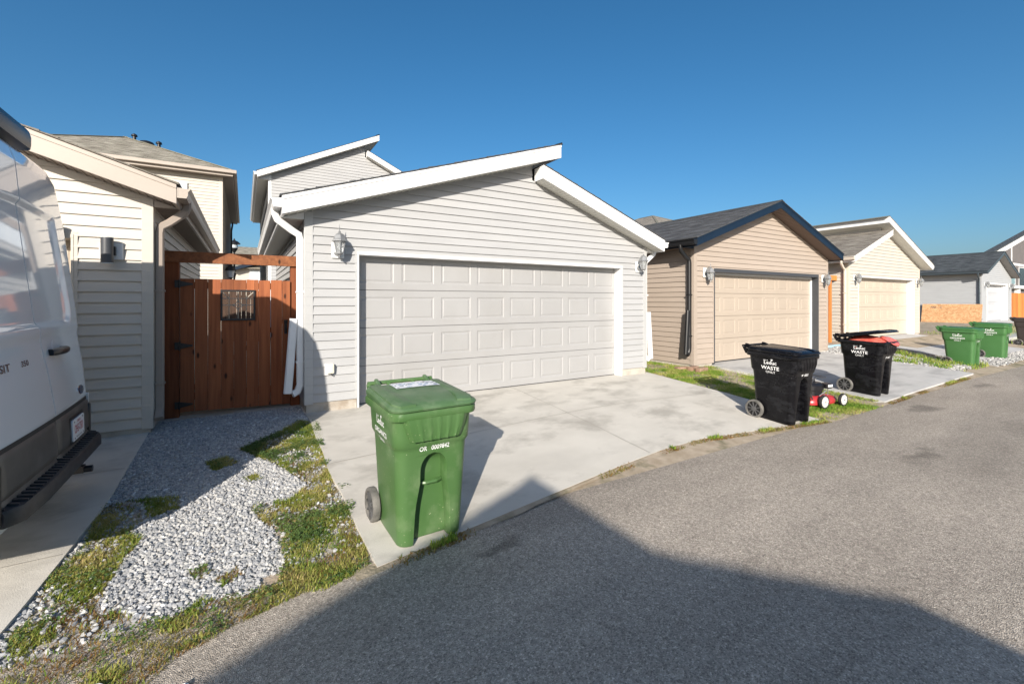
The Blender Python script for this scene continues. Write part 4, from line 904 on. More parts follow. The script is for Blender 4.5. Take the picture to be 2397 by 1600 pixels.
# ------------------------------------------------------------------ wheeled bins
def rrect(w, d, r, z, cx=0, cy=0, n=5):
    o = []
    for (sx, sy, a0) in ((1, -1, -90), (1, 1, 0), (-1, 1, 90), (-1, -1, 180)):
        for i in range(n+1):
            a = R(a0+90*i/n); o.append((cx+sx*(w/2-r)+r*math.cos(a), cy+sy*(d/2-r)+r*math.sin(a), z))
    return o
def prof(z):  # width, front y, rear y of the body
    zs = [0, .30, .60, .655, .69, .90]
    return (np.interp(z, zs, [.465, .492, .517, .522, .553, .572]), np.interp(z, zs, [-.262, -.275, -.286, -.289, -.303, -.313]), np.interp(z, zs, [.225, .26, .285, .292, .31, .335]))
def make_bin(label, cat, col, lidcol, words, serial, group, lid_open=0, side_words=True, sticker=False):
    t = thing('wheeled_bin', label, cat, (0, 0, 0), 0, group)
    mb = MB(); rings = []
    def notch(z):   # half width of the front pocket and its depth
        if z < .50: return np.interp(z, [0, .25, .42, .50], [.125, .115, .085, .085]), .085 if z > .02 else .08
        k = (z-.50)/.115
        return (.085*math.sqrt(max(0, 1-k*k)), .085*max(0, 1-k**4)) if k < 1 else (0.0, 0.0)
    zl = [0, .012, .05, .12, .2, .28, .33, .36, .39, .42, .45, .48, .50, .52, .54, .56, .58, .595, .605, .612, .62, .64, .655, .672, .69, .75, .82, .90]
    for z in zl:
        w, yf, yr = prof(z)
        if z == 0: w -= .012; yf += .006; yr -= .006
        nw, nd = notch(z); r = .075; ring = []
        hw = w/2
        # front edge left to right, with the pocket
        nn = max(nw, .001)
        for x, d in ((-hw+r, 0), (-.150, 0), (-nn-.012, 0), (-nn, nd*.25), (-nn+.0, nd), (-nn*.5, nd), (0, nd), (nn*.5, nd), (nn-.0, nd), (nn, nd*.25), (nn+.012, 0), (.150, 0), (hw-r, 0)):
            ring.append((x, yf+d, z))
        for (cx, cy, a0) in ((hw-r, yf+r, -90), (hw-r, yr-r, 0), (-hw+r, yr-r, 90), (-hw+r, yf+r, 180)):
            for i in range(6):
                a = R(a0+90*i/5)
                if (i == 0 and a0 == -90) or (i == 5 and a0 == 180): continue
                ring.append((cx+r*math.cos(a), cy+r*math.sin(a), z))
        rings.append(ring)
    mb.loft(rings, True, False)
    # rear axle well block
    body = mb.build('bin_body', col, t, smooth=38, fix=True)
    mb = MB(); mb.sweep([(-.080, -.205, .395), (-.04, -.225, .395), (.04, -.225, .395), (.080, -.205, .395)], .014, n=8); mb.build('lift_bar', col, body)
    # rim
    mb = MB(); w, yf, yr = prof(.9)
    q = lambda dw, z, fy=0: rrect(w+dw, (yr-yf)+dw+fy, .085, z, 0, (yf+yr)/2-fy/2, 6)
    mb.loft([q(.0, .872), q(.05, .868), q(.058, .878), q(.058, .915), q(.045, .925), q(-.01, .925), q(-.02, .915)], False, False); rim = mb.build('rim', col, body, smooth=38)
    if lid_open: mb = MB(); mb.poly(rrect(w-.03, yr-yf-.03, .07, .86, 0, (yf+yr)/2, 6)); mb.build('bin_floor', 'hub_black', body)
    # front apron with vertical ribs
    mb = MB(); nx = 33; cols_ = []
    for i in range(nx):
        u = -1+2*i/(nx-1); rib = .007 if (i % 5 == 2) else 0
        hwt, hwb = .235, .185
        top = (u*hwt, yf-.034-rib*.3+.03*max(0, abs(u)-.85)/.15, .876); mid = (u*(hwt*.55+hwb*.45), yf-.040-rib+.035*max(0, abs(u)-.85)/.15, .80); bot = (u*hwb, yf-.030-rib+.03*max(0, abs(u)-.85)/.15, .725)
        cols_.append((top, mid, bot, (u*hwb*.99, yf+.01, .735)))
    for i in range(nx-1):
        a, b = cols_[i], cols_[i+1]
        for k in range(2): mb.poly([a[k], a[k+1], b[k+1], b[k]])
        mb.poly([a[2], (a[2][0], a[2][1]+.008, a[2][2]), (b[2][0], b[2][1]+.008, b[2][2]), b[2]])
    for a, s in ((cols_[0], 1), (cols_[-1], -1)):
        p = [a[0], a[1], a[2], (a[2][0], yf+.012, .73), (a[0][0], yf+.012, .876)]; mb.poly(p if s > 0 else list(reversed(p)))
    mb.build('apron', col, body, smooth=50, fix=True)
    # side corner steps
    mb = MB()
    # handle bar at the rear
    hb = yr+.085; zb = .985
    mb.sweep([(-.265, hb, zb), (.265, hb, zb)], .016, n=10)
    for x in (-.255, -.10, .10, .255):
        mb.sweep([(x, yr+.02, .89), (x, yr+.055, .925), (x, hb-.004, zb-.01)], .026, .03, up=(1, 0, 0))
    for x in (-.262, .262): mb.hexa([(x-.012, yr-.1, .885), (x+.012, yr-.1, .885), (x+.012, yr+.04, .885), (x-.012, yr+.04, .885), (x-.012, yr-.06, .92), (x+.012, yr-.06, .92), (x+.012, hb, .98), (x-.012, hb, .98)])
    mb.build('handle', col, body, smooth=40)
    # lid
    lp = thing('tmp', None, None); lid = None
    mb = MB(); lw = w+.05; lf, lr = yf-.045, yr+.02; hz = .932
    dome = lambda x, y: .030*(1-(abs(x)/(lw/2))**4)*(1-(abs((y-(lf+lr)/2))/((lr-lf)/2))**4)+.022*(y-lf)/(lr-lf)
    ring0 = rrect(lw, lr-lf, .09, hz, 0, (lf+lr)/2, 6); ring1 = rrect(lw+.006, lr-lf+.006, .09, hz+.012, 0, (lf+lr)/2, 6); ring2 = rrect(lw-.012, lr-lf-.012, .085, hz+.024, 0, (lf+lr)/2, 6)
    ring1 = [(x, y, z+.022*(y-lf)/(lr-lf)) for x, y, z in ring1]; ring2 = [(x, y, z+.022*(y-lf)/(lr-lf)) for x, y, z in ring2]
    inner = []
    for k in (.8, .55, .3, .08):
        inner.append([(x*k, (y-(lf+lr)/2)*k+(lf+lr)/2, hz+.024+dome(x*k, (y-(lf+lr)/2)*k+(lf+lr)/2)) for x, y, z in ring2])
    mb.loft([ring0, ring1, ring2]+inner, True, True)
    lid = mb.build('lid', lidcol, t, smooth=40)
    # raised wings and front lip
    mb = MB()
    for s in (-1, 1):
        pts = [(s*.285, lr-.05), (s*.215, lr-.03), (s*.165, lf+.10), (s*.145, lf+.028), (s*.25, lf+.02), (s*.288, lf+.10)]
        if s < 0: pts = list(reversed(pts))
        zz = lambda x, y: hz+.024+dome(x, y)
        mb.loft([[(x, y, zz(x, y)-.02) for x, y in pts], [(x, y, zz(x, y)+.010) for x, y in pts], [(x*.5+.5*np.mean([p[0] for p in pts])*1+0*(x), y*.94+.06*np.mean([p[1] for p in pts]), zz(x*.5+.5*np.mean([p[0] for p in pts]), y)+.017) for x, y in pts]], False, True)
    wing = mb.build('lid_ridge', lidcol, lid, smooth=25)
    for s in (-1, 1):
        mb = MB(); mb.sweep([(s*.20, lr-.02, .965), (s*.20, lr+.03, .985), (s*.20, hb, zb+.004)], .06, .03, up=(1, 0, 0)); mb.build('hinge', lidcol, lid, smooth=40)
    if sticker:
        f = lambda x, y: (x, y, hz+.024+dome(x, y)+.004)
        mb = MB(); g = [[f(-.15+.34*i/8, .06+.19*j/5) for i in range(9)] for j in range(6)]
        mb.add([p for r_ in g for p in r_], [(j*9+i, j*9+i+1, (j+1)*9+i+1, (j+1)*9+i) for j in range(5) for i in range(8)]); st = mb.build('sticker', 'sticker', lid)
        rr = random.Random(3); mb = MB(); mb2 = MB(); f2 = lambda x, y: (x, y, hz+.024+dome(x, y)+.0055)
        for j in range(5):
            x = -.14
            while x < .17:
                wd = rr.uniform(.012, .04); 
                if rr.random() < .62: (mb if rr.random() < .6 else mb2).poly([f2(x, .075+j*.033), f2(min(x+wd, .185), .075+j*.033), f2(min(x+wd, .185), .075+j*.033+rr.uniform(.006, .018)), f2(x, .075+j*.033+rr.uniform(.006, .016))])
                x += wd+rr.uniform(.005, .02)
        mb.build('print', 'lettering_dark', st); mb2.build('print', 'lettering_blue', st)
    # pivot of an open lid
    if lid_open:
        piv = Vector((0, hb, zb)); rot = Matrix.Rotation(-R(lid_open), 4, 'X')
        lid.matrix_local = Matrix.Translation(piv) @ rot @ Matrix.Translation(-piv)
    bpy.data.objects.remove(lp)
    # wheels and axle
    wy, wr = .215, .125
    for s in (-1, 1):
        x = s*.278; mb = MB()
        mb.lathe((x, wy, wr), [(wr*.80, -.026), (wr*.96, -.026), (wr, -.016), (wr, .016), (wr*.96, .026), (wr*.80, .026), (wr*.80, -.026)], 28, axis='x', cap0=False, cap1=False)
        wh = mb.build('wheel', 'tyre_grey', t, smooth=40)
        mb = MB(); mb.lathe((x, wy, wr), [(wr*.81, -.010), (wr*.81, .010)], 28, axis='x'); nf0 = len(mb.f); mb.lathe((x, wy, wr), [(.012, -.030), (.034, -.026), (.036, .026), (.012, .030)], 16, axis='x')
        for k in range(9):
            a = 2*math.pi*k/9; d = Vector((0, math.cos(a), math.sin(a))); n_ = Vector((0, -math.sin(a), math.cos(a))); c = Vector((x, wy, wr))
            for sx in (-1, 1):
                p = [c+d*.03-n_*.006, c+d*.03+n_*.006, c+d*wr*.80+n_*.006, c+d*wr*.80-n_*.006]
                lo_, hi_ = sorted((sx*.0095, sx*.021))
                mb.hexa([q_+Vector((lo_, 0, 0)) for q_ in p]+[q_+Vector((hi_, 0, 0)) for q_ in p])
        mb.mi = {i: 1 for i in range(nf0, len(mb.f))}; mb.build('hub', ['hub_black', 'hub_rib'], wh, smooth=30)
    mb = MB(); mb.cyl((-.27, wy, wr), (.27, wy, wr), .014, n=8); mb.build('axle', 'metal_dark', t)
    # writing on the left flank
    if words:
        mb = MB()
        def fl(u, v):  # u runs to the front, v up, on the left side
            z = .765+v; ww, a, b = prof(z); return (-ww/2-.0025, .01-u, z)
        put_text(mb, 'City of', .022, fl, .004, dx=-.062, dy=.062); put_text(mb, 'Leduc', .070, fl, .010, dx=.0, dy=.030, squeeze=1.05)
        for a in (-35, 0, 35):
            ca, sa = math.cos(R(90+a)), math.sin(R(90+a)); p0 = (.022, .058)
            mb.poly([fl(p0[0], p0[1]), fl(p0[0]+.012*ca-.005*sa, p0[1]+.012*sa+.005*ca), fl(p0[0]+.030*ca, p0[1]+.030*sa), fl(p0[0]+.012*ca+.005*sa, p0[1]+.012*sa-.005*ca)])
        mb.build('logo', 'lettering_white', body); mb = MB()
        put_text(mb, words[0], .068 if len(words[0]) < 7 else .05, fl, .012, dy=-.042, squeeze=1.1); mb.build('lettering', 'lettering_white', body); mb = MB(); put_text(mb, words[1], .045 if len(words[0]) < 7 else .045, fl, .012, dy=-.098, squeeze=1.1)
        mb.build('lettering', 'lettering_white', body)
    if serial:
        mb = MB()
        def ff(u, v):
            z = .655+v; z_ = max(.0, z); ww, a, b = prof(z_); return (u, a-.003, z)
        put_text(mb, serial, .046, ff, .006, squeeze=.82); mb.build('serial_number', 'lettering_white', body)
    return t
BG = 'organics bins standing along the alley'
green = make_bin('green organics bin with sticker on its lid, on the grey garage driveway', 'wheelie bin', 'bin_green', 'bin_lid_green', ('ORGANICS', 'ONLY'), 'OR   0009842', BG, sticker=True)
green.location = (.425, -3.10, -.195); green.rotation_euler = (R(1.2), 0, R(1.5))
black = make_bin('closed black waste bin beside the red lawn mower', 'wheelie bin', 'bin_black', 'bin_black', ('WASTE', 'ONLY'), 'W   00853', 'black waste bins by the alley')
black.location = (5.73, -2.90, -.190); black.rotation_euler = (R(1.5), 0, R(-2))
black2 = make_bin('overfull black waste bin with lid propped open on a red bag', 'wheelie bin', 'bin_black', 'bin_black', ('WASTE', 'ONLY'), 'W   00647', 'black waste bins by the alley', lid_open=11.5)
black2.location = (8.76, -2.76, -.168); black2.rotation_euler = (R(1.5), 0, R(-1))
g2 = make_bin('nearer of two bright green organics bins on the cream driveway', 'wheelie bin', 'bin_green_bright', 'bin_green_bright', ('ORGANICS', 'ONLY'), 'OR   00951', BG)
g2.location = (14.96, -2.49, -.215); g2.rotation_euler = (0, 0, R(-2))
g3 = copy_tree(g2); g3.location = (17.45, -2.51, -.165); g3.rotation_euler = (0, 0, R(3)); g3['label'] = 'farther of two bright green organics bins on the cream driveway'
br = make_bin('dark brown bin farthest along the alley, past both bright green bins', 'wheelie bin', 'bin_brown', 'bin_brown', None, None, BG)
br.location = (23.05, -2.25, -.15); br['group'] = 'bins along the alley'
# red bag in the open bin
mb = MB(); rings = []
for k in range(14):
    v = k/13; z = .80+.21*v; rr_ = math.sqrt(max(0, 1-(v*.98)**2.2)); ring = []
    for i in range(36):
        a = 2*math.pi*i/36; wob = 1+.05*math.sin(7*a+v*5)+.035*math.sin(13*a-v*9)+.02*math.sin(23*a)
        fr_ = .05*max(0, -math.sin(a))*(1-abs(v-.45)*1.2)
        ring.append((.275*rr_*wob*math.cos(a), .01+(.31+fr_)*rr_*wob*math.sin(a), z+.05*(-math.sin(a))*0-.0+.02*math.sin(3*a+1)*rr_*v-(.05*(1-v) if False else 0)))
    rings.append(ring)
mb.loft(rings, False, True)
bag = mb.build('garbage_bag', 'bag_red', None, smooth=True); tag(bag, 'bulging red plastic bag stuffed in the open black bin', 'bag'); bag.location = black2.location; bag.rotation_euler = black2.rotation_euler
mb = MB(); rings = []
for k in range(9):
    v = k/8; ring = []
    for i in range(20):
        a = 2*math.pi*i/20; r_ = (.085+.05*math.sin(math.pi*min(1, v*1.15)))*(1+.10*math.sin(3*a+v*4)+.06*math.sin(5*a-v*7))*(1-.45*max(0, v-.75)/.25)
        ring.append((.09+r_*1.25*math.cos(a)+.05*v, -.20-.17*v-.02*math.sin(4*v)+r_*.75*math.sin(a)*.8, .965-.105*v**2+r_*.42*math.sin(a)))
    rings.append(ring)
mb.loft(rings, True, True)
bf = mb.build('bag_flap', 'bag_red', bag, world=False, smooth=True)

# ------------------------------------------------------------------ lawn mower
t = thing('lawn_mower', 'red push lawn mower with black engine on grass beside black bin', 'lawn mower', (7.05, -2.68, -.19), R(-8))
mb = MB(); o = []
def ov(w, d, z, n=28, sq=3.2, cx=0, cy=0): return [(cx+w/2*math.copysign(abs(math.cos(2*math.pi*i/n))**(2/sq), math.cos(2*math.pi*i/n)), cy+d/2*math.copysign(abs(math.sin(2*math.pi*i/n))**(2/sq), math.sin(2*math.pi*i/n)), z) for i in range(n)]
mb.loft([ov(.66, .46, .045), ov(.66, .47, .09), ov(.60, .42, .14), ov(.44, .34, .165), ov(.40, .30, .17)], True, True); mb.build('deck', 'mower_red', t, smooth=45, world=False)
mb = MB(); mb.loft([ov(.22, .30, .06, cx=.34), ov(.16, .24, .11, cx=.33), ov(.08, .2, .14, cx=.27)], True, True); mb.build('deck_nose', 'mower_red', t, smooth=45, world=False)
mb = MB(); mb.loft([ov(.30, .30, .165, cx=-.06), ov(.30, .30, .24, cx=-.06), ov(.34, .32, .25, cx=-.06), ov(.34, .32, .32, cx=-.06), ov(.26, .25, .36, cx=-.06)], True, True); mb.cyl((-.06, 0, .36), (-.06, 0, .40), .07, n=14); eng = mb.build('engine', 'plastic_black', t, smooth=40, world=False)
mb = MB(); mb.box(.05, .20, -.19, -.06, .27, .345); mb.box(.20, .22, -.18, -.07, .275, .34); mb.build('air_filter', 'plastic_black', t, bevel=.01, world=False)
mb = MB(); mb.poly([(.085, -.1915, .295), (.195, -.1915, .295), (.195, -.1915, .33), (.085, -.1915, .33)]); mb.build('sticker', 'lettering_white', eng, world=False)
for (x, y, r) in ((-.13, -.262, .10), (.34, -.255, .095), (-.13, .262, .10), (.34, .255, .095)):
    mb = MB(); mb.lathe((x, y, r), [(r*.80, -.022), (r*.97, -.02), (r, -.01), (r, .01), (r*.97, .02), (r*.80, .022), (r*.8, -.022)], 24, axis='y', cap0=False, cap1=False); wh = mb.build('wheel', 'rubber', t, smooth=40, world=False)
    mb = MB(); mb.lathe((x, y, r), [(.02, -.026), (r*.55, -.021), (r*.82, -.018), (r*.82, .018), (.02, .022)], 24, axis='y'); nf0 = len(mb.f)
    for k in range(10):
        a = 2*math.pi*k/10; mb.cyl((x+r*.62*math.sin(a), y-.024, r+r*.62*math.cos(a)), (x+r*.62*math.sin(a), y-.0185, r+r*.62*math.cos(a)), r*.06, n=6)
    mb.cyl((x, y-.030, r), (x, y-.0262, r), .012, n=8); mb.mi = {i: 1 for i in range(nf0, len(mb.f))}; mb.build('hub', ['mower_hub', 'rubber'], wh, smooth=30, world=False)
mb = MB()
for y in (-.2, .2): mb.sweep([(-.30, y, .14), (-.42, y*1.02, .33), (-.26, y*1.05, .47), (.0, y*1.05, .46)], .011, n=8)
mb.sweep([(0, -.21, .46), (.0, .21, .46)], .011, n=8); mb.build('folded_handle', 'metal_dark', t, world=False)
mb = MB()
for a, b in (((-.1, -.17, .17), (.03, -.2, .25)), ((.02, -.17, .165), (-.03, -.2, .26)), ((.12, -.16, .165), (.10, -.18, .27))): mb.sweep([a, b], .007, n=6)
mb.build('bracket', 'lamp_metal', t, world=False)

# ------------------------------------------------------------------ strand board, pavers, pebble
t = thing('strand_board', 'orange strand board sheet leaning on the ash grey garage wall', 'board', (33.2, 2.4, .08))
mb = MB(); mb.hexa([(33.17, 1.18, .06), (33.187, 1.18, .06), (33.187, 3.66, .06), (33.17, 3.66, .06), (33.48, 1.18, 1.27), (33.497, 1.18, 1.27), (33.497, 3.66, 1.27), (33.48, 3.66, 1.27)]); b_ = mb.build('sheet', 'osb', t)
mb = MB()
def fo(u, v): z = 1.08+v; return (33.168+(z-.06)*.31/1.21, 3.05-u, z)
put_text(mb, 'HO - C', .16, fo, .02, shear=.2); mb.build('lettering', 'lettering_dark', b_)
t = thing('edging_pavers', 'brown paver stones at the foot of the tan garage corner', 'pavers', (7.5, -.05, -.02))
for i, (x, y, a, z) in enumerate(((7.55, -.12, 10, .0), (7.36, .02, -14, -.01), (7.62, -.28, 4, -.01))):
    mb = MB(); c, s = math.cos(R(a)), math.sin(R(a)); pts = [(-.15, -.06), (.15, -.06), (.15, .06), (-.15, .06)]
    P2 = [(x+c*u-s*v, y+s*u+c*v) for u, v in pts]; mb.hexa([(p[0], p[1], z-.05) for p in P2]+[(p[0], p[1], z+.05) for p in P2]); mb.build('paver', 'paver_brown', t, bevel=.012)
def rock(mb, c, s, rr):
    import itertools
    n = 7; rings = []
    for k in range(4):
        ph = -math.pi/2+math.pi*(k+.5)/4; ring = []
        for i in range(n):
            a = 2*math.pi*i/n; q = s*(.75+.5*rr.random()); ring.append((c[0]+q*math.cos(ph)*math.cos(a), c[1]+q*.8*math.cos(ph)*math.sin(a), c[2]+q*.65*math.sin(ph)))
        rings.append(ring)
    mb.loft(rings)
rr = random.Random(5)
for nm, lab, x, y, s in (('pebble', 'white chip of stone lying on the sunlit asphalt edge', -.90, -3.90, .022), ('pebble', 'flat pale stone in the grass at the alley edge', -1.22, -3.72, .035)):
    mb = MB(); rock(mb, (x, y, -.215), s, rr); o = mb.build(nm, 'pebble_white'); tag(o, lab, 'stone')
mb = MB(); mb.sweep([(14.1, .3, .06), (16.2, .35, .06)], .045, n=12); o = mb.build('blue_pipe', 'pvc_blue', smooth=True); tag(o, 'pale blue pipe lying between tan and cream garages', 'pipe')

# ------------------------------------------------------------------ van
VO = Vector((-1.76, -2.09, -.12))      # rear centre at ground; forward is -X, van right is +Y
VR = R(1.0)
t = thing('parked_van', 'white high roof cargo van parked in front of the cream garage', 'van', VO, 0)
def Pc(z): return np.interp(z, [0.3, .62, .78, 1.10, 1.30, 1.42, 1.74, 2.25, 2.49, 2.62, 2.70, 2.75], [0, 0, .012, .055, .082, .096, .132, .188, .208, .25, .35, .52])
def hw(z): return np.interp(z, [.3, .8, 1.1, 1.3, 1.5, 2.0, 2.2, 2.35, 2.5, 2.6, 2.68, 2.73, 2.755], [.86, .89, .95, .98, 1.01, 1.01, 1.0, .96, .895, .81, .70, .54, .32])
def plan(s, z):
    """s in -1..1 across the rear: lateral l and forward f, rounded corners."""
    H_ = hw(z); a = abs(s); sg = 1 if s >= 0 else -1; rc = .09
    l = min(a*1.0, 1.0)
    # first 80 % of s = flat, rest = quarter circle
    flat = H_-rc
    if a < .82: x = flat*a/.82; return sg*x, Pc(z)+.02*(x/H_)**2
    th = (a-.82)/.18*math.pi/2; x = flat+rc*math.sin(th); return sg*x, Pc(z)+.02*(flat/H_)**2+rc*(1-math.cos(th))
def vp(l, f, z): # van local -> world
    c, s = math.cos(VR), math.sin(VR); X, Y = -f, l
    return (VO[0]+c*X-s*Y, VO[1]+s*X+c*Y, VO[2]+z)
def s_of(l, z):   # invert on the flat part
    return l/(hw(z)-.09)*.82
def relief(l, z):
    """pressed blank-window panels and creases of the rear doors: positive = pushed in (forward)."""
    d = 0.0; a = abs(l)
    sm = lambda e0, e1, v: (lambda q: q*q*(3-2*q))(max(0, min(1, (v-e0)/(e1-e0))))
    lo_z = 1.385; hi_z = 2.235-.03*a
    edge = .76-.08*sm(1.4, 2.3, z); rc = .14
    inz = sm(lo_z, lo_z+.035, z)*(1-sm(hi_z-.03, hi_z, z))
    # rounded lower outer corner
    ed = edge - (max(0, lo_z+rc-z)/rc)**2*rc*.7 if z < lo_z+rc else edge
    inx = 1-sm(ed-.035, ed, a)
    d += .022*inz*inx
    d += -.012*sm(.80, .86, z)*(1-sm(.86, .92, z))*0
    d += .014*(sm(1.02, 1.30, z)-sm(1.30, 1.36, z))*.6
    return d
def rear(l, z, out=0.0):
    s = s_of(l, z); x, f = plan(max(-1, min(1, s)), z); return vp(l if abs(s) < .82 else x, f+relief(l, z)-out, z)
zb = list(np.linspace(.32, 2.45, 24))+[2.52, 2.58, 2.63, 2.67, 2.70, 2.725, 2.745, 2.752]
# body shell
mb = MB(); ss = list(np.linspace(-1, 1, 61)); rings = []
for z in zb:
    ring = [vp(-hw(z), 5.5, z), vp(-hw(z), 3.0, z), vp(-hw(z), 1.0, z)]
    for s in ss:
        l, f = plan(s, z); q_ = max(0, min(1, (abs(s)-.84)/.12)); ring.append(vp(l, f+.012+.045*(1-q_) if z > .45 else f+.03, z))
    ring += [vp(hw(z), 1.0, z), vp(hw(z), 3.0, z), vp(hw(z), 5.5, z)]
    rings.append(ring)
mb.loft(rings, False, False, closed=False)
mb.f.append(tuple(len(mb.v)-len(rings[0])+i for i in range(len(rings[0]))))
mb.poly([vp(-.9, .1, .32), vp(.9, .1, .32), vp(.9, 5.5, .32), vp(-.9, 5.5, .32)]); mb.poly([vp(-.9, 5.5, .32), vp(.9, 5.5, .32), vp(.9, 5.5, 2.6), vp(-.9, 5.5, 2.6)])
body = mb.build('van_body', 'paint_white', t, smooth=40)
# two rear doors
ZD0, ZD1 = .78, 2.60
for sg in (1, -1):
    nl, nz = 57, 110; mb = MB()
    SM = .985
    for j in range(nz+1):
        z = ZD0+(ZD1-ZD0)*j/nz
        for i in range(nl+1):
            u = 0 if i == 0 else (i-1)/(nl-1); s0 = s_of(.0065, z); s = s0+(SM-s0)*u
            l, f = plan(s, z); f += relief(l, z)-.004
            if j in (0, nz): f += .006
            if i == 0: f += .022
            mb.v.append(vp(sg*l, f, z))
    Wn = nl+1
    for j in range(nz):
        for i in range(nl):
            q = (j*Wn+i, j*Wn+i+1, (j+1)*Wn+i+1, (j+1)*Wn+i); mb.f.append(q if sg > 0 else tuple(reversed(q)))
    d = mb.build('rear_door', 'paint_white', t, smooth=55)
    # lower grey trim of each door
    mb = MB(); nz = 14; nl = 24
    for j in range(nz+1):
        z = .47+(.765-.47)*j/nz
        for i in range(nl+1):
            s0 = s_of(.005, z); s = s0+(.97-s0)*i/nl; l, f = plan(s, z); f += -.010+(.02 if j == nz else 0)+.02*max(0, (.60-z)/.13)**2*0+.012*(1 if .50 < z < .515 else 0)
            if i == 0: f += .014
            mb.v.append(vp(sg*l, f, z))
    Wn = nl+1
    for j in range(nz):
        for i in range(nl):
            q = (j*Wn+i, j*Wn+i+1, (j+1)*Wn+i+1, (j+1)*Wn+i); mb.f.append(q if sg > 0 else tuple(reversed(q)))
    mb.build('bumper_trim', 'van_trim', d, smooth=50)
    if sg > 0:
        mb = MB(); zc_ = 1.21; lc = .25
        N = 12; rr2 = []
        for k in range(N+1):
            l = lc-.145+.29*k/N; p = rear(l, zc_, .008+.030*math.sin(math.pi*k/N)**.5); rr2.append(p)
        mb.sweep(rr2, .042, .06, up=(1, 0, 0)); mb.build('door_handle', 'plastic_black', d, smooth=50)
        mb = MB(); mb.loft([[rear(lc+(.06*math.cos(a)), zc_+.01+.07*math.sin(a), k) for a in np.linspace(0, 2*math.pi, 24, endpoint=False)] for k in (.0035, .005)], False, True); mb.build('handle_cup', 'paint_white', d)
        # oval badge
        mb = MB(); E = lambda k, r, cc=0: [rear(.645+.082*r*math.cos(a), .862+.036*r*math.sin(a), k) for a in np.linspace(0, 2*math.pi, 32, endpoint=False)]
        mb.loft([E(.001, 1), E(.009, 1), E(.010, .88)], False, True); bd = mb.build('badge', 'chrome', d)
        mb = MB(); mb.loft([E(.0105, .86), E(.012, .80)], False, True); bl = mb.build('badge_field', 'badge_blue', bd)
        mb = MB(); put_text(mb, 'Ford', .052, lambda u, v: rear(.645+u, .862+v, .0132), .006, shear=.35, squeeze=1.15); mb.build('lettering', 'chrome', bd)
        # licence plate
        mb = MB(); pl = lambda u, v, k: rear(.415+u, .612+v, .016+k)
        def rp(k, e=0): return [pl(x*(1-e), y*(1-e), k) for x, y, _ in rrect(.315, .155, .015, 0, n=3)]
        mb.loft([rp(-.004), rp(.004)], True, True); pt_ = mb.build('licence_plate', 'plate_white', d)
        mb = MB(); put_text(mb, 'CHS-7501', .085, lambda u, v: pl(u, v, .0055), .006, squeeze=.68); mb.build('lettering', 'lettering_red', pt_); mb = MB(); put_text(mb, 'Alberta', .03, lambda u, v: pl(u, v+.055, .0055), .006, shear=.2); mb.build('lettering', 'lettering_red', pt_)
        mb = MB(); put_text(mb, 'Wild Rose Country', .020, lambda u, v: pl(u, v-.058, .0055), .004)
        for sx in (-1, 1):
            for sy in (-1, 1): mb.poly([pl(sx*.115+a*.008, sy*.06+b*.006, .0058) for a, b in ((-1, -1), (1, -1), (1, 1), (-1, 1))])
        mb.build('plate_print', 'lettering_dark', pt_)
        mb = MB(); mb.loft([[rear(.415+x, .615+y, .0115) for x, y, _ in rrect(.40, .20, .03, 0, n=4)], [rear(.415+x, .615+y, .0135) for x, y, _ in rrect(.375, .18, .025, 0, n=4)]], False, True); mb.build('plate_mount', 'plastic_black', d)
    else:
        mb = MB(); put_text(mb, 'TRANSIT', .062, lambda u, v: rear(-.72+u, 1.185+v, .008), .012, shear=.12, squeeze=1.55); mb.build('lettering', 'lettering_chrome', d); mb = MB(); put_text(mb, '350', .048, lambda u, v: rear(-.33+u, 1.185+v, .008), .012, shear=.12, squeeze=1.5); mb.build('lettering', 'lettering_chrome', d)
mb = MB()
for z0, z1 in zip(np.linspace(.47, 2.55, 30)[:-1], np.linspace(.47, 2.55, 30)[1:]): mb.poly([rear(-.014, z0, -.021), rear(.014, z0, -.021), rear(.014, z1, -.021), rear(-.014, z1, -.021)])
for sg in (1, -1):
    ls = np.linspace(0, .93, 24)
    for a, b in zip(ls[:-1], ls[1:]):
        q = [vp(sg*plan(a, .76)[0], plan(a, .76)[1]-.001, .758), vp(sg*plan(b, .76)[0], plan(b, .76)[1]-.001, .758), vp(sg*plan(b, .785)[0], plan(b, .785)[1]-.001, .785), vp(sg*plan(a, .785)[0], plan(a, .785)[1]-.001, .785)]
        mb.poly(q if sg > 0 else list(reversed(q)))
mb.build('door_seal', 'rubber', body)
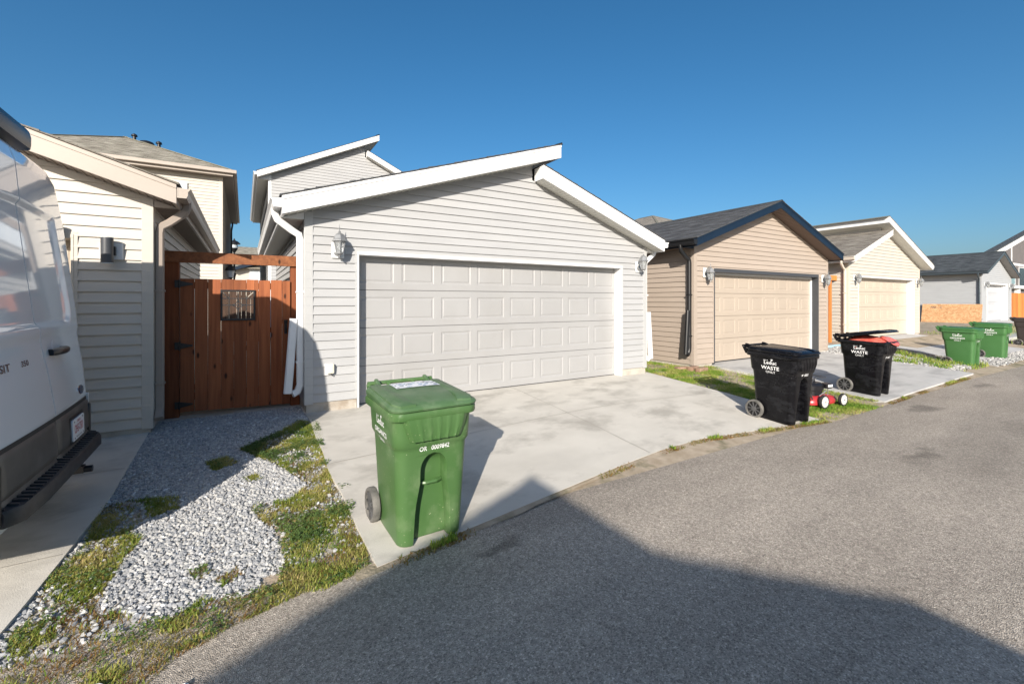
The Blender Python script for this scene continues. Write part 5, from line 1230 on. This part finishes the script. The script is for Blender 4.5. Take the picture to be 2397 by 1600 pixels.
# step bumper
mb = MB(); sect = [(-.085, .39), (-.085, .455), (-.075, .475), (.01, .487), (.12, .487), (.12, .39)]
lats = [-.86, -.84, -.78, -.5, 0, .5, .72, .78, .82, .84]
def bend(l): return .06*max(0, (abs(l)-.70)/.14)**2
mb.loft([[vp(l, f+bend(l), z) for f, z in sect] for l in lats], True, True); st = mb.build('step_bumper', 'step_black', t, smooth=30)
mb = MB()
for i in range(30):
    l = -.84+i*.056; c_ = bend(l); mb.hexa([vp(l, -.06+c_, .47), vp(l+.028, -.055+c_, .47), vp(l+.028, .01+c_, .48), vp(l, .01+c_, .48), vp(l, -.06+c_, .484), vp(l+.028, -.055+c_, .484), vp(l+.028, .01+c_, .496), vp(l, .01+c_, .496)])
mb.build('tread', 'step_black', st)
for sg in (1, -1):
    mb = MB(); mb.loft([[vp(sg*l, f, z) for l, f in ((.78+(.07 if sg < 0 else 0), .0), (.85+(.05 if sg < 0 else 0), .005), (.89+(.05 if sg < 0 else 0), .06), (.95, .35), (.88, .35), (.80+(.05 if sg < 0 else 0), .05))] for z in (.40, .50, .64, .72)], True, True); cb_ = mb.build('bumper_corner', 'plastic_black', t, smooth=40, bevel=.015)
    mb = MB(); mb.loft([[vp(sg*l, f, z) for l, f in ((.81+(.06 if sg < 0 else 0), .015), (.855+(.06 if sg < 0 else 0), .02), (.875+(.06 if sg < 0 else 0), .08), (.82+(.06 if sg < 0 else 0), .09))] for z in (.725, .80)], True, True); mb.build('reflector', 'trim_white', cb_)
mb = MB(); mb.box(-1.82, -1.70, -1.80, -1.74, .17, .22); mb.cyl((-1.72, -1.77, .19), (-1.655, -1.77, .19), .024, n=10); mb.build('tow_ball', 'plastic_black', t)
# roof rear light pod
mb = MB(); rings = []
for z, e in ((2.65, .0), (2.68, .02), (2.735, .02), (2.77, -.02), (2.785, -.08)):
    rings.append([vp(x*(1+e*.5), .40+y*(1+e), z) for x, y, _ in rrect(.80, .36, .09, 0, n=5)])
mb.loft(rings, True, True); pod = mb.build('brake_light', 'plastic_black', t, smooth=50)
mb = MB(); mb.loft([[vp(x, .40+y, z) for x, y, _ in rrect(w2, d2, .08, 0, n=5)] for z, w2, d2 in ((2.782, .76, .31), (2.81, .72, .27), (2.825, .6, .2))], False, True); mb.build('lens', 'red_lens', pod, smooth=50)
for (l, f) in ((.80, 1.3), (-.80, 1.3), (.80, 4.8), (-.80, 4.8)):
    mb = MB(); c = Vector(vp(l, f, .35)); mb.lathe(c, [(.2, -.11), (.34, -.11), (.35, -.08), (.35, .08), (.34, .11), (.2, .11)], 24, axis='y'); mb.build('wheel', 'rubber', t, smooth=40)

# ------------------------------------------------------------------ gravel and grass
cp = Vector((-.675, -6.267, 1.447)); FPX = 1040.; yaw = R(31.05)
def px2w(u, v):
    a, b = (u-1198.5)/FPX, (704-v)/FPX; s, c = math.sin(yaw), math.cos(yaw)
    d = Vector((c*a+s, -s*a+c, b)); y = -2.0
    for _ in range(6):
        z = gz(0, y); tt = (z-cp[2])/d[2]; p = cp+d*tt; y = p[1]
    return p[0], p[1]
def inpoly(p, poly):
    x, y = p; c = False; n = len(poly); j = n-1
    for i in range(n):
        if (poly[i][1] > y) != (poly[j][1] > y) and x < (poly[j][0]-poly[i][0])*(y-poly[i][1])/(poly[j][1]-poly[i][1])+poly[i][0]: c = not c
        j = i
    return c
from mathutils import noise as mnoise
fbm = lambda x, y, s, o=0: mnoise.fractal(Vector((x*s+o, y*s+o*1.7, o)), 1.0, 2.0, 4)
# grass patches of the photo, traced on the ground
GP = [[px2w(*p) for p in q] for q in (
    [(235, 1190), (300, 1172), (420, 1165), (425, 1192), (330, 1222), (300, 1250), (335, 1262), (300, 1300), (255, 1365), (240, 1420), (215, 1450), (120, 1440), (60, 1455), (120, 1350), (190, 1290)],
    [(40, 1465), (240, 1425), (330, 1450), (400, 1452), (470, 1405), (560, 1398), (650, 1372), (745, 1335), (760, 1370), (560, 1470), (400, 1560), (340, 1620), (-40, 1640)],
    [(560, 1055), (640, 1020), (700, 985), (745, 992), (762, 1060), (775, 1110), (815, 1130), (830, 1195), (845, 1240), (860, 1290), (866, 1330), (760, 1390), (690, 1400), (650, 1360), (665, 1310), (650, 1255), (640, 1215), (600, 1195), (680, 1170), (720, 1135), (650, 1090)],
    [(580, 1185), (650, 1175), (700, 1200), (690, 1250), (620, 1230)], [(440, 1345), (480, 1325), (495, 1345), (455, 1362)], [(500, 1355), (560, 1330), (575, 1345), (520, 1375)], [(480, 1085), (530, 1070), (560, 1085), (500, 1105)], [(570, 1120), (600, 1112), (610, 1124), (580, 1130)])]
def grassy(x, y): return any(inpoly((x, y), q) for q in GP)
def left_edge(y): # driveway apron edge
    return -1.60 if y > -2.2 else -1.60-(-2.2-y)*.12
def scatter_stones(n, inside, zf, smin, smax, seed):
    r = np.random.default_rng(seed); V = []; F = []
    base = [(0, 0, 1), (0, 0, -1)]
    t_ = (1+5**.5)/2; ico = np.array([(-1, t_, 0), (1, t_, 0), (-1, -t_, 0), (1, -t_, 0), (0, -1, t_), (0, 1, t_), (0, -1, -t_), (0, 1, -t_), (t_, 0, -1), (t_, 0, 1), (-t_, 0, -1), (-t_, 0, 1)])/math.sqrt(1+t_*t_)
    fi = [(0, 11, 5), (0, 5, 1), (0, 1, 7), (0, 7, 10), (0, 10, 11), (1, 5, 9), (5, 11, 4), (11, 10, 2), (10, 7, 6), (7, 1, 8), (3, 9, 4), (3, 4, 2), (3, 2, 6), (3, 6, 8), (3, 8, 9), (4, 9, 5), (2, 4, 11), (6, 2, 10), (8, 6, 7), (9, 8, 1)]
    k = 0; tries = 0
    while k < n and tries < n*12:
        tries += 1
        x, y, p = inside(r)
        if x is None or r.random() > p: continue
        s = smin+(smax-smin)*r.random()**1.6
        v = ico*(np.array([1, .72+.3*r.random(), .5+.35*r.random()])*(1+.0))*(1+.42*(r.random((12, 1))-.5)*2)*s
        a, b, c = r.random(3)*6.28; b = (b-3.14)*.25
        Rz = np.array([[math.cos(a), -math.sin(a), 0], [math.sin(a), math.cos(a), 0], [0, 0, 1]]); Rx = np.array([[1, 0, 0], [0, math.cos(b), -math.sin(b)], [0, math.sin(b), math.cos(b)]])
        v = v@Rx.T@Rz.T+np.array([x, y, zf(x, y)+s*.28+r.random()*s*.35])
        V.append(v); F += [(q[0]+k*12, q[1]+k*12, q[2]+k*12) for q in fi]; k += 1
    return np.concatenate(V), F
def raw(name, V, F, m, label=None, cat=None):
    me = bpy.data.meshes.new(name); me.from_pydata([tuple(v) for v in V], [], F); me.materials.append(M[m]); o = bpy.data.objects.new(name, me); COL.objects.link(o)
    o['kind'] = 'stuff'
    if label: o['label'] = label; o['category'] = cat
    return o
def in_bed(r):
    y = -3.75+4.3*r.random(); x = left_edge(y)+(0.05-left_edge(y))*r.random()
    if y > .5: return None, None, 0
    if y < -2.95 and x > -.4+.0*y: p = .35
    else: p = 1
    # thin stones out to the bottom and under the grass
    lim = -3.35 if x < -.6 else -3.2
    if y < lim: p *= .06
    if grassy(x, y): p *= .17
    return x, y, p
V, F = scatter_stones(36000, in_bed, lambda x, y: gz(x, y)+.001, .006, .0165, 11)
raw('gravel', V, F, 'stones', 'grey crushed stone bed between the two driveways', 'gravel')
def in_far(r):
    q = r.random()
    if q < .6: return 13.3+1.6*r.random(), -2.8+3.6*r.random(), 1
    return 15.7+6*r.random(), -3.05+.5*r.random(), .5
V, F = scatter_stones(5200, in_far, lambda x, y: gz(x, y)+.004, .015, .035, 12)
raw('gravel', V, F, 'stones_far', 'pale loose gravel between the tan and cream driveways', 'gravel')
mb = MB(); n1, n2 = 14, 30
for j in range(n2+1):
    for i in range(n1+1):
        y = -3.72+4.5*j/n2; x0 = left_edge(y)-.03; x = x0+(.06-x0)*i/n1; mb.v.append((x, y, gz(x, y)+.0-(.03 if y < -3.5 else 0)))
for j in range(n2):
    for i in range(n1): mb.f.append((j*(n1+1)+i, j*(n1+1)+i+1, (j+1)*(n1+1)+i+1, (j+1)*(n1+1)+i))
mb.build('gravel_bed', 'gravel_base', kind='structure')

def blades(n, sample, zf, hmin, hmax, seed, wd=.0028, lean=.55):
    r = np.random.default_rng(seed); V = []; F = []; k = 0; tries = 0
    while k < n and tries < n*25:
        tries += 1
        x, y, p = sample(r)
        if x is None or r.random() > p: continue
        h = hmin+(hmax-hmin)*r.random()**1.5; a = r.random()*6.283; l = lean*(.3+r.random())*h; w_ = wd*(.7+.7*r.random()); z = zf(x, y)
        c, s = math.cos(a), math.sin(a); px, py = -s*w_, c*w_
        V += [(x-px, y-py, z-.004), (x+px, y+py, z-.004), (x+c*l*.35-px*.8, y+s*l*.35-py*.8, z+h*.6), (x+c*l*.35+px*.8, y+s*l*.35+py*.8, z+h*.6), (x+c*l, y+s*l, z+h)]
        b = k*5; F += [(b, b+1, b+3, b+2), (b+2, b+3, b+4)]; k += 1
    return V, F
def leaves(n, sample, zf, smin, smax, seed):
    r = np.random.default_rng(seed); V = []; F = []; k = 0; tries = 0
    while k < n and tries < n*25:
        tries += 1
        x, y, p = sample(r)
        if x is None or r.random() > p: continue
        s = smin+(smax-smin)*r.random(); a = r.random()*6.283; z = zf(x, y)+.008+.03*r.random(); c, q = math.cos(a), math.sin(a); tl = (r.random()-.3)*s*.9
        V += [(x, y, z), (x+c*s*.5-q*s*.35, y+q*s*.5+c*s*.35, z+tl*.5+.003), (x+c*s, y+q*s, z+tl), (x+c*s*.5+q*s*.35, y+q*s*.5-c*s*.35, z+tl*.5+.003)]; b = k*4; F.append((b, b+1, b+2, b+3)); k += 1
    return V, F
bbox = (-2.35, .1, -4.1, -.1)
def s_left(r, f=lambda x, y: 1):
    x = bbox[0]+(bbox[1]-bbox[0])*r.random(); y = bbox[2]+(bbox[3]-bbox[2])*r.random()
    if not grassy(x, y): return None, None, 0
    if x < left_edge(y)-.06: return None, None, 0
    return x, y, f(x, y)
gzl = lambda x, y: max(gz(x, y), -.226) if y < -3.3 else gz(x, y)
dens = lambda x, y: max(.03, min(1, .42+2.2*fbm(x, y, 3.4, 2.3)+.5*fbm(x, y, 11, 5.3)))*(.55 if x > -.75 and y < -2.75 else 1)
V, F = blades(52000, lambda r: s_left(r, dens), gzl, .008, .034, 21, wd=.0024, lean=1.2); raw('grass', V, F, 'grass_left', 'patchy green and straw coloured grass round the gravel bed', 'grass')
V, F = leaves(7000, lambda r: s_left(r, lambda x, y: max(0, min(1, 3.0*fbm(x, y, 2.6, 9.1)-.3))*(.25 if y < -2.95 else 1.0 if x > -.9 else .3)), gzl, .010, .026, 22); raw('clover', V, F, 'clover', 'dark green clover clumps in the grass by the driveway edge', 'clover')
V, F = blades(16000, lambda r: s_left(r, lambda x, y: max(.1, min(1, .5-1.5*fbm(x, y, 2.6, 2.3)))), gzl, .006, .03, 27, wd=.0022, lean=2.2); raw('dry_grass', V, F, 'debris', 'straw and dry brown blades lying among the patchy grass', 'straw')
# right strip between grey and tan driveways, running back between the garages
def right_left(y): return 6.24+.12*(y+3.2)/3.2 if y < 0 else 6.25
def s_right(r):
    y = -3.28+4.6*r.random(); x = 6.2+2.15*r.random()
    if x < right_left(y)+.02+.05*math.sin(y*9)*.5: return None, None, 0
    if y > -.0 and x > 7.72: return None, None, 0
    if y < -3.1 and x > 8.1: return None, None, 0
    if y > .2 and r.random() > .5: return None, None, 0
    return x, y, max(.06, min(1, .55+1.5*fbm(x, y, 2.2, 4.4)-(.45 if x > 7.2 and y > -1.6 and y < -.5 else 0)))
V, F = blades(42000, s_right, gz, .012, .042, 23, wd=.003, lean=1.1); raw('grass', V, F, 'grass_green', 'green grass strip between grey and tan driveways', 'grass')
def s_far(r):
    q = r.random()
    if q < .55:
        y = -2.9+1.9*r.random(); x = 13.5+1.9*r.random(); return x, y, max(0, min(1, .25+1.8*fbm(x, y, 2.0, 7.7)))
    return 22.6+10*r.random(), -2.4+3.0*r.random(), .35
V, F = blades(5200, s_far, gz, .03, .15, 24, wd=.006); raw('grass', V, F, 'grass_green', 'tufts of grass beside the cream driveway', 'grass')
# weeds and debris along the slab fronts
def s_edge(r, w=.09):
    x = -.1+13.7*r.random()
    if 6.25 < x < 8.3: return None, None, 0
    return x, edge_y(x)-w*r.random()**1.4, max(0, min(1, .30+1.7*fbm(x, 0, 1.3, 6.6)))
ze = lambda x, y: -.222
V, F = blades(5200, s_edge, ze, .006, .022, 25, wd=.004, lean=1.5); raw('debris', V, F, 'debris', 'brown weeds and debris along the driveway front edges', 'weeds')
V, F = blades(1500, lambda r: (lambda a: (a[0], a[1], (1 if a[2] > .75 else 0)) if a[0] is not None else a)(s_edge(r, .06)), ze, .02, .055, 26, wd=.004); raw('weeds', V, F, 'grass_green', 'small green weeds sprouting along the driveway front edges', 'weeds')
# thin dirt skirt where asphalt meets slab
mb = MB(); X = np.linspace(-.1, 13.6, 140); pr = None
for x in X:
    wd_ = .035+.05*max(0, fbm(x, 1, 1.1, 3.3)+.35); mb.v += [(x, edge_y(x)+.06, -.216), (x, edge_y(x)-.01, -.2165), (x, edge_y(x)-wd_, -.2225)]
for i in range(len(X)-1):
    for k in range(2): mb.f.append((i*3+k, i*3+k+1, i*3+4+k, i*3+3+k))
mb.build('dirt_strip', 'dirt', kind='structure')
